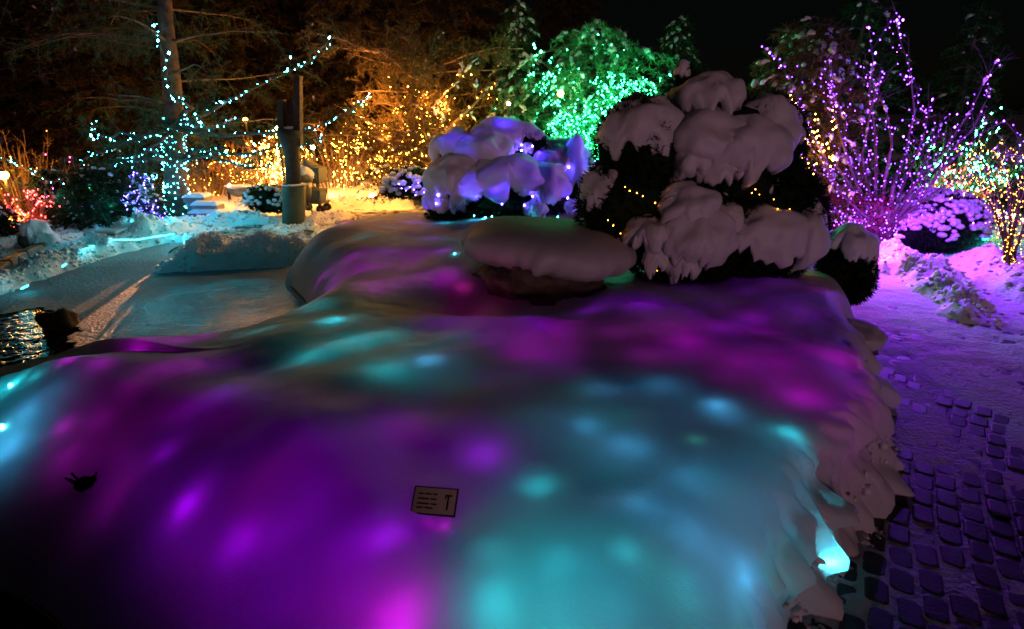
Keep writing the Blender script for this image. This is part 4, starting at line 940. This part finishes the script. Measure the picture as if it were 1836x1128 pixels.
point('garden_lamp_or_fill', at(488, 305, 13.5), 120, (1, .5, .12), .12)  # added hot spot behind the post, without a fixture

for q in range(18): point('garden_lamp_or_fill', at(RNG.uniform(600, 890), RNG.uniform(165, 310), RNG.uniform(12.6, 13.9)), 42, (1, .36, .05), .06)  # amber fills added among the foliage, here and in the next loops
for q in range(8): point('garden_lamp_or_fill', at(RNG.uniform(350, 590), RNG.uniform(200, 310), RNG.uniform(13.8, 15.5)), 34, (1, .27, .03), .06)
for q in range(7): point('garden_lamp_or_fill', at(RNG.uniform(1395, 1500), RNG.uniform(170, 330), RNG.uniform(9.0, 9.5)), 5.5, (1, .38, .05), .04)
for q in range(7): point('green_fill', at(RNG.uniform(950, 1170), RNG.uniform(110, 300), RNG.uniform(11.6, 12.6)), 14, (.02, 1, .35), .04)  # more green fills added across the fir
# ================================================================== the post, handcart and other garden furniture
pb = gp(527, 402); YPp = pb[1]
post = thing('lamp_post', 'dark post with wide round base and forked top beside the handcart', 'post')
tb = at(527, 334, YPp); lean = (tb-pb)/(tb-pb)[2]; mb = MB(); mb.tube([pb-[0, 0, .1], pb+[0, 0, .02], pb+lean*.80, pb+lean*.82], [.235, .225, .225, .205], 28); mb.build('base', M['post'], post)
mb = MB(); mb.add(*capmesh(pb+lean*.80, (.22, .22, .02), .03, 86, .1, (0, 0), 3)); mb.build('snow_cap', M['cap_snow'], post)
def zz(v): return at(525, v, YPp)[2]
def pp3(u, v): return at(u, v, YPp)
def plate(u0, u1, v0, v1, dy, th):
    a, b, c, d = pp3(u0[0], v0), pp3(u0[1], v0), pp3(u1[1], v1), pp3(u1[0], v1)      # lower edge, upper edge
    P = [q+[0, dy+s, 0] for s in (-th/2, th/2) for q in (a, b, c, d)]; m_ = MB(); m_.add(P, [(0, 1, 2, 3), (7, 6, 5, 4), (0, 4, 5, 1), (1, 5, 6, 2), (2, 6, 7, 3), (3, 7, 4, 0)]); return m_
q0 = pb+lean*.79; mb = MB(); mb.tube([q0, pp3(523, 268), pp3(521, 250), pp3(520, 233), pp3(520, 231)], [.150, .145, .225, .245, .20], 22); mb.build('shaft', M['shaft'], post)
mb = MB(); mb.add(*capmesh(pp3(518, 231), (.09, .09, .02), .03, 80, .2, (0, 0), 6)); mb.build('snow_cap', M['cap_snow'], post)
plate((501, 511), (499, 510), 240, 178, 0, .18).build('fork_plate', M['shaft'], post, False)
plate((528, 541), (529, 540), 262, 136, 0, .18).build('fork_plate', M['shaft'], post, False)
plate((511, 526), (512, 523), 226, 182, .09, .05).build('fork_plate', M['shaft'], post, False)
# flood light on the far side of the post that throws the warm bars across the pond
# hooded grill shape behind
hb = at(537, 330, YPp+.6); gr = thing('covered_grill', 'round-lidded dark grill with snow, half hidden behind the post', 'grill')
g0 = np.array([hb[0], hb[1], .0]); mb = MB(); mb.tube([g0+[0, 0, .45], g0+[0, 0, .8]], [.20, .27], 18); mb.build('bowl', M['steel'], gr)
mb = MB(); mb.add(*sph(g0+[0, 0, .82], (.28, .28, .26), (12, 20), 0, 1, 0, -.02)); mb.build('lid', M['steel'], gr)
mb = MB(); mb.add(*capmesh(g0+[.05, 0, .84], (.27, .27, .26), .02, 50, .3, (0, 25), 5)); mb.build('snow_cap', M['cap_snow'], gr)
for a in (0, 2.1, 4.2):
    mb = MB(); mb.tube([g0+[math.cos(a)*.12, math.sin(a)*.12, .46], g0+[math.cos(a)*.24, math.sin(a)*.24, 0]], .014, 6); mb.build('leg', M['steel'], gr)
# handcart
hc = gp(562, 382); cart = thing('handcart', 'two-shelf handcart carrying dark bins right of the post', 'handcart')
ca = math.radians(-10); Rc = np.array([[math.cos(ca), -math.sin(ca), 0], [math.sin(ca), math.cos(ca), 0], [0, 0, 1]])
def cl_(x, y, z): return np.array([hc[0], hc[1]+.1, 0])+Rc @ np.array([x, y, z])
for z_ in (.24, .70):
    mb = MB(); mb.box(cl_(0, 0, z_), (.62, .42, .035), ca, bev=.006); mb.build('shelf', M['steel'], cart, False)
for sx in (-.27, .27):
    for sy in (-.18, .18):
        mb = MB(); mb.tube([cl_(sx, sy, .15), cl_(sx, sy, .72)], .012, 8); mb.build('upright', M['steel'], cart)
for sx in (-.24, .24):
    for sy in (-.16, .16):
        w_ = MB(); c0 = cl_(sx, sy, .10); ax = Rc @ np.array([0, 1, 0])
        w_.tube([c0-ax*.025, c0-ax*.022, c0+ax*.022, c0+ax*.025], [.085, .10, .10, .085], 18); wh = w_.build('wheel', M['rubber'], cart)
        w_ = MB(); w_.tube([c0-ax*.028, c0+ax*.028], .035, 10); w_.build('hub', M['steel'], wh)
        w_ = MB(); w_.tube([cl_(sx, sy, .12), cl_(sx*1.05, sy, .24)], .014, 6); w_.build('fork', M['steel'], cart)
mb = MB(); mb.tube([cl_(-.27, -.18, .7), cl_(-.42, -.18, .92), cl_(-.42, .18, .92), cl_(-.27, .18, .7)], .014, 8); mb.build('handle', M['steel'], cart)
def bin_(label, z, w, d, h, lidlump):
    b = thing('storage_bin', label, 'bin'); 
    m_ = MB(); n_ = [(w/2, d/2)]
    P = []
    for zz_, k_ in ((0, .86), (h, 1.0)):
        for sx, sy in ((-1, -1), (1, -1), (1, 1), (-1, 1)): P.append(cl_(sx*w/2*k_+.02, sy*d/2*k_, z+zz_))
    m_.add(P, [(0, 1, 5, 4), (1, 2, 6, 5), (2, 3, 7, 6), (3, 0, 4, 7), (3, 2, 1, 0)]); m_.build('body', M['bin'], b, False)
    for q in range(5):
        m_ = MB(); x_ = -w*.36+q*w*.18; m_.box(cl_(x_+.02, -d/2*.95-.005, z+h*.5), (.016, .02, h*.86), ca, rx=math.radians(-6)); m_.build('rib', M['bin'], b, False)
    m_ = MB(); m_.box(cl_(.02, 0, z+h), (w*1.06, d*1.06, .03), ca, bev=.006); m_.build('rim', M['bin'], b, False)
    m_ = MB(); m_.add(*sph(cl_(lidlump[0], 0, z+h+.01), (lidlump[1], d*.36, lidlump[2]), (8, 14), .22, 2, 3, 0)); m_.build('contents', M['bin'], b)
    return b
bin_('ribbed dark bin on the upper shelf of the handcart', .72, .60, .40, .30, (-.03, .17, .15))
bin_('smaller dark bin on the lower shelf of the handcart', .26, .50, .38, .26, (-.05, .2, .06))

# lamps seen directly
def lamp(label, u, v, Y, r, L, col, power, kind='globe', pole=True):
    P = at(u, v, Y); t_ = thing('garden_lamp_or_fill', label, 'lamp'); mb = MB(); mb.add(*sph(P, (r, r, r), (10, 14))); mb.build('globe', emis('lamp_%d' % u, col, L), t_)
    if pole:
        mb = MB(); mb.tube([P-[0, 0, r*.9], [P[0], P[1], -.1]], .03, 8); mb.build('pole', M['steel'], t_)
        mb = MB(); mb.tube([P+[0, 0, r*.8], P+[0, 0, r*1.2]], [r*1.2, r*.4], 12); mb.build('cap', M['steel'], t_)
    return P
lamp('glaring orange street lamp at the far left edge', 6, 314, 12.0, .085, 300, (1, .36, .04), 0)
lamp('small orange lamp among the green branches', 1005, 168, 12.0, .06, 60, (1, .42, .03), 0, pole=False)
lamp('tiny warm white lamp left of the green fir', 912, 186, 13.0, .035, 60, (1, .72, .4), 0)
lamp('warm white lamp against the left side of the forked post', 498, 230, YPp+.9, .045, 60, (1, .66, .3), 0)
lamp('small warm lamp just right of the post above the grill', 561, 264, YPp+1.8, .05, 50, (1, .66, .2), 0)
lamp('small distant orange lamp between the cyan branches', 440, 215, 16, .06, 40, (1, .3, .04), 0)

# bollard with warm light on the snow, and stone slab bench
bb = gp(692, 353); bo = thing('bollard', 'pale wooden bollard standing in brightly lit snow', 'bollard')
mb = MB(); mb.box(bb+[0, 0, .26], (.08, .08, .54), bev=.006); mb.build('post', M['wood'], bo, False)
mb = MB(); mb.add(*capmesh(bb+[0, 0, .53], (.05, .05, .02), .03, 80, .1, (0, 0), 3)); mb.build('snow_cap', M['cap_snow'], bo)
gl_b = gp(668, 360); fl_ = thing('ground_light', 'low warm floodlight burning in the snow beside the bollard', 'lamp')
mb = MB(); mb.add(*sph(gl_b+[0, 0, .14], (.07, .07, .05), (8, 12))); mb.build('lens', emis('ground_light_glow', (1, .66, .35), 60), fl_)
mb = MB(); mb.tube([gl_b, gl_b+[0, 0, .1]], .05, 10); mb.build('housing', M['steel'], fl_)
point('ground_light', gl_b+[.1, -.35, .35], 26, (1, .62, .34), .05)
def slab(label, u0, u1, v, z, th, dp, snow=.05, yaw=0, name='stone_bench', m='concrete', leg=True):
    a = gp(u0, v, z); b = gp(u1, v, z); c = (a+b)/2; w = np.linalg.norm(b-a); s_ = thing(name, label, 'bench' if 'bench' in name else 'step')
    yaw = math.atan2(b[1]-a[1], b[0]-a[0])+yaw
    mb = MB(); mb.box(c-[0, 0, th/2], (w, dp, th), yaw, bev=.01); mb.build('slab', M[m], s_, False)
    V, Fq = grid(np.linspace(-w/2-.02, w/2+.02, 40), np.linspace(-dp/2-.02, dp/2+.02, 14), 0*np.meshgrid(np.linspace(0, 1, 40), np.linspace(0, 1, 14))[0])
    ed = np.minimum(1, np.minimum(w/2+.02-abs(V[:, 0]), dp/2+.02-abs(V[:, 1]))/.06); V[:, 2] = -.01+snow*np.sqrt(np.clip(ed, 0, 1))*(1+.25*noise(V[:, 0]*5, V[:, 1]*5, u0))
    R_ = np.array([[math.cos(yaw), -math.sin(yaw), 0], [math.sin(yaw), math.cos(yaw), 0], [0, 0, 1]])
    mb = MB(); mb.add(V @ R_.T+c+[0, 0, .004], Fq); mb.build('snow_cap', M['cap_snow'], s_)
    if leg:
        for sx in (-.32, .32):
            mb = MB(); mb.box(c+R_ @ np.array([sx*w, 0, 0])-[0, 0, th+(z-th+.1)/2], (.14, dp*.7, z-th+.1), yaw); mb.build('leg', M[m], s_, False)
slab('stone slab bench beside the bollard at the juniper', 738, 792, 348, .30, .10, .5, .08)
slab('upper snow-covered stone step left of the round panel', 335, 372, 352, .42, .12, .35, .07, name='stone_step', leg=True)
slab('middle snow-covered stone step left of the round panel', 350, 395, 366, .28, .12, .35, .07, name='stone_step')
slab('lowest and longest snow-covered stone step by the cyan-lit trunk', 345, 404, 380, .14, .12, .35, .06, name='stone_step')
slab('low snow-dusted concrete bench by the violet-blue fir', 163, 216, 414, .22, .14, .4, .03, name='concrete_bench', yaw=.1)
# round panel on two posts
rp = gp(432, 372); ro = thing('information_panel', 'half-round wooden panel on short posts capped with snow', 'panel')
an = np.linspace(math.pi, 2*math.pi, 22); R0 = .22; prof_ = np.array([(math.cos(a)*R0*1.15, math.sin(a)*R0) for a in an]); n = len(prof_)
Vp = [(rp[0]+x, rp[1]+dy, .48+z) for dy in (-.04, .04) for x, z in prof_]; ctr = [(rp[0], rp[1]-.04, .48), (rp[0], rp[1]+.04, .48)]
mb = MB(); Fp = [(i, i+1, n+i+1, n+i) for i in range(n-1)]+[(2*n, i+1, i, i) for i in range(n-1)]+[(2*n+1, n+i, n+i+1, n+i+1) for i in range(n-1)]+[(0, n, n+n-1, n-1)]
mb.add(Vp+ctr, Fp); mb.build('board', M['greyrock'], ro, False)
mb = MB(); mb.box((rp[0]+.33, rp[1]+.05, .50), (.2, .06, .13), 0, 0, math.radians(-12), bev=.01); mb.build('side_board', M['greyrock'], ro, False)
mb = MB(); mb.add(*capmesh((rp[0]+.08, rp[1], .48), (.34, .14, .04), .06, 85, .2, (0, -4), 4)); mb.build('snow_cap', M['cap_snow'], ro)
for dx_, h_ in ((-.25, .46), (.22, .34), (-.02, .2)):
    mb = MB(); mb.box((rp[0]+dx_, rp[1]+.02, h_/2-.05), (.05, .05, h_+.1)); mb.build('post', M['bark'], ro, False)
# little snowy bush with dark twigs
def speckled(name, label, lobes, nf, nsn, m, sz=(.03, .06), group=None):
    rt = thing(name, label, 'snowy shrub', group); mb = MB()
    for q, (c, R) in enumerate(lobes): mb.add(*sph(c, np.array(R)*.85, (10, 16), .15, 2, q))
    P, Nn = ell_points(lobes, nf); mb.tris(tufts(P, Nn, .10, 5, .012)); mb.build('foliage', m, rt, False)
    P, Nn = ell_points(lobes, nsn, 1.02); P = P[Nn[:, 2] > -.3]; mb = MB(); V0, F0 = sph((0, 0, 0), (1, 1, .7), (5, 7))
    for p_ in P:
        if noise(p_[0]*7, p_[1]*7, p_[2]*7, 4) > -.22: mb.add(V0*RNG.uniform(*sz)*(1+RNG.normal(0, .12, V0.shape))+p_, F0)
    mb.build('snow', M['twig_snow'], rt, True, 'stuff'); return rt
speckled('small_shrub', 'low snow-speckled shrub between round panel and post', [lobe(478, 356, 12.6, 34, 20, .4), lobe(500, 364, 12.4, 22, 14, .3)], 900, 420, M['yew'])
speckled('juniper_shrub', 'white-crusted shrub with violet light right of the bollard', [lobe(738, 328, 12.4, 46, 26, .5), lobe(765, 335, 12.2, 26, 22, .4), lobe(710, 340, 12.3, 24, 14, .3)], 900, 620, M['yew'], (.04, .075))
point('violet_fill', at(742, 322, 11.6), 5, (.25, .10, 1), .04); point('violet_fill', at(775, 345, 11.6), 2.5, (.25, .10, 1), .04)  # violet fills in front of the crusted shrub
string_lights('violet bulbs in the white-crusted shrub right of the bollard', [], 'blue', 30, .014, extra=[at(u, v, 11.75) for u, v in [(735, 335), (742, 340), (750, 328), (728, 342), (760, 345), (765, 338), (770, 350), (745, 350), (720, 338), (715, 330)]], cable=False)

# ================================================================== far left corner
fr = lit_bush('dim orange-lit twiggy tree under the street lamp', 'few orange glints in the twiggy tree under the street lamp', 48, 400, 13.6, 2.3, 2.1, 60, 30, 'amber', 10, .014)
point('street_lamp_light', at(10, 335, 12.3), 260, (1, .36, .04), .11)
lit_bush('far-left bush with red lights beside the orange-lit tree', 'red lights at the foot of the orange-lit tree', 62, 418, 11.3, 1.1, 1.0, 18, 130, 'red', 24, .020)
lit_bush('dark bush with magenta lights between red and violet ones', 'sparse magenta lights in the dark bush', 140, 400, 12.2, 1.0, 1.4, 16, 30, 'magenta', 16, .015)
string_lights('warm bulbs low in the red-lit bush at far left', [], 'gold', 20, .018, extra=[at(RNG.normal(46, 8), RNG.normal(412, 5), 11.9) for _ in range(22)], cable=False)
gs = at(163, 345, 12); mb = MB(); mb.tube([gs, gs+[0, 0, .12]], .012, 6); tag(mb.build('light_tube', emis('green_tube_glow', (.1, 1, .25), 6)), 'short green light tube hanging in the dark bush', 'light tube')
# window-like lantern frame
wl = at(42, 396, 13.0); wf = thing('lattice_frame', 'small orange-lit wooden lattice frame under the street lamp', 'frame')
for q in range(3):
    mb = MB(); mb.box(wl+[(q-1)*.12, 0, .1], (.025, .03, .62)); mb.build('bar', M['wood'], wf, False)
for q in range(4):
    mb = MB(); mb.box(wl+[0, .01, -.1+q*.15], (.26, .02, .022)); mb.build('bar', M['wood'], wf, False)
# dark firs of the left mid-ground
for q, (lab_, u, v, Y_, h_, r_) in enumerate([('dark low fir between orange and magenta lights', 118, 425, 12.4, 1.05, .55), ('dark snow-flecked fir left of the violet-blue fir', 190, 425, 11.8, 1.15, .9), ('dark fir directly behind the violet-blue fir', 240, 395, 13.4, 1.5, 1.1), ('dark fir at the extreme left edge, below the street lamp', -30, 455, 10.5, .8, .7)]):
    b_ = at(u, v, Y_); b_[2] = 0
    conifer('fir_tree', lab_, b_, h_, r_, M['yew'], 60, 1.1, .3, 90, 'low dark firs on the left', .02, 80+q, .25, .07, .12, prof=.7)
# small violet-blue fir
b_ = at(268, 412, 12.1); b_[2] = 0
vf, vl, vTP = conifer('fir_tree', 'small snowy fir glowing violet-blue left of the big trunk', b_, 1.05, .55, M['needles'], 50, 1.0, .3, 160, None, .02, 91, .1, .04, .09)
k_ = vTP[:, 1] < 12.2; vp = vTP[k_]; string_lights('violet-blue lights of the small snowy fir', [], 'blue', 13, .017, extra=vp[RNG.integers(0, len(vp), 110)]-[0, .05, 0], cable=False)
point('violet_fill', at(262, 385, 11.4), 34, (.06, .03, 1), .04)  # added fill that strengthens the small fir's glow
string_lights('teal bulbs on the snowy hedge between the dark firs and big trunk', [], 'cyan', 14, .016, extra=[at(RNG.uniform(232, 282), RNG.uniform(312, 328), 12.3) for _ in range(24)], cable=False)
# snowy rock and small ones on the left shore
for q, (lab_, u, v, Y_, R_) in enumerate([('snow-draped dark rock standing on the left shore', 72, 452, 9.7, (.28, .25, .36)), ('flat snowy rock above the red lights at left', 70, 412, 11.2, (.34, .25, .12)), ('dark mossy stone in the open water at left', 108, 585, 6.1, (.20, .15, .20))]):
    c_ = at(u, v, Y_); rt = thing('rock', lab_, 'rock'); mb = MB(); mb.add(*sph(c_, R_, (16, 24), .35, 1.8, 3+q)); mb.build('stone', M['rock'], rt)
    if q < 2: mb = MB(); mb.add(*capmesh(c_+[0, -.02, .02], np.array(R_)*[1.02, 1.02, 1.0], .05, 74, .55, (6, 5), q+8, 18, 48, .25)); mb.build('snow_cap', M['cap_snow'], rt)
ks = [gp(u, v, .02) for u, v in ((-20, 505), (15, 475), (45, 458), (75, 445), (100, 432))]
for q, (a, b) in enumerate(zip(ks[:-1], ks[1:])):
    c_ = (a+b)/2; mb = MB(); mb.box(c_+[0, -.05, .0], (np.linalg.norm(b-a)*.92, .16, .16), math.atan2(b[1]-a[1], b[0]-a[0]), bev=.02)
    tag(mb.build('edging_timber', M['wood'], smooth=False), ['low edging timber at the extreme left, %s' % s_ for s_ in ('half outside the picture', 'second from the picture edge', 'third, nearest below the snow-draped rock', 'last, touching the snow-draped rock')][q], 'timber', 'edging timbers on the left shore')
# cyan rope light on the shore
def rope(label, pts, zo=.02, L=12, r=.007):
    P = []
    for u, v in pts:
        p = gp(u, v, 0); 
        for _ in range(4): p = gp(u, v, float(ground_z(p[0], p[1]))+zo)
        P.append(p)
    Q = wig(P, .06, .015, int(pts[0][0])); mb = MB(); mb.tube(Q, r*(1+.35*np.abs(noise(np.arange(len(Q))*.7, 3.3))), 6)
    return tag(mb.build('rope_light', emis('rope_glow_%d' % pts[0][0], (.05, .85, 1), L)), label, 'rope light', 'cyan rope lights along the pond')
rope('long cyan rope light curving along the far shore of the pond', [(128, 458), (150, 448), (175, 437), (205, 430), (245, 430), (280, 424), (312, 419)])
rope('short end of cyan rope light at the left shore', [(112, 478), (118, 474)], .03, 9, .010)
rope('isolated cyan rope light piece at the extreme left shore', [(38, 518), (50, 512)], .03, 8, .010)
rope('upright cyan rope light piece on the snow bank', [(330, 436), (329, 428), (331, 420)], .04, 9)
rope('thin cyan rope light on the crest of the snow bank', [(355, 441), (372, 440), (390, 436)], .03, 6, .005)
rope('small cyan light in the snow just right of the pond head', [(500, 424), (512, 423)], .03, 8, .012)
for i_, (u, v) in enumerate([(130, 450), (185, 428), (250, 425), (318, 412), (330, 425), (40, 512), (505, 420)]):
    point('rope_light_glow', gp(u, v, 0)+[0, -.1, .3], 1.6, (.05, .8, 1), .05)
# warm spot on the round panel's post throws bars of light across the ice
lp = at(414, 348, rp[1]-.1); lp[2] = max(lp[2], .55); sl_ = thing('path_spotlight', 'tiny warm spotlight on the round panel, shining at the pond', 'lamp')
mb = MB(); mb.add(*sph(lp, (.03, .03, .03), (8, 10))); mb.build('lens', emis('spot_lens', (1, .45, .18), 80), sl_)
mb = MB(); mb.tube([lp+[0, .02, 0], lp+[0, .09, .01]], .035, 10); mb.build('housing', M['steel'], sl_)
for (tu, tv, ang_, pw, nm) in ((238, 540, 5.2, 9500, 'a'), (178, 532, 1.6, 2600, 'b')):
    sp = bpy.data.lights.new('path_spot', 'SPOT'); sp.energy = pw; sp.color = (1, .38, .16); sp.spot_size = math.radians(ang_); sp.spot_blend = .25; sp.shadow_soft_size = .015
    so = bpy.data.objects.new('path_spot', sp); C.objects.link(so); tgt = Vector(gp(tu, tv, -.1)); dr = (tgt-Vector(lp)).normalized(); so.location = Vector(lp)+dr*.12; so.rotation_euler = dr.to_track_quat('-Z', 'Y').to_euler()

for u, v, p_ in [(200, 400, 10), (330, 330, 22), (420, 330, 14), (100, 380, 9), (250, 360, 10)]: point('cyan_fill', at(u, v-30, 11.3), p_, (.04, .78, 1), .05)  # teal fills added over shore, bank and pond
point('cyan_fill', at(430, 330, 8.2), 2.5, (.04, .78, 1), .05)
point('cyan_fill', at(200, 400, 8.0), 4, (.04, .7, 1), .05)
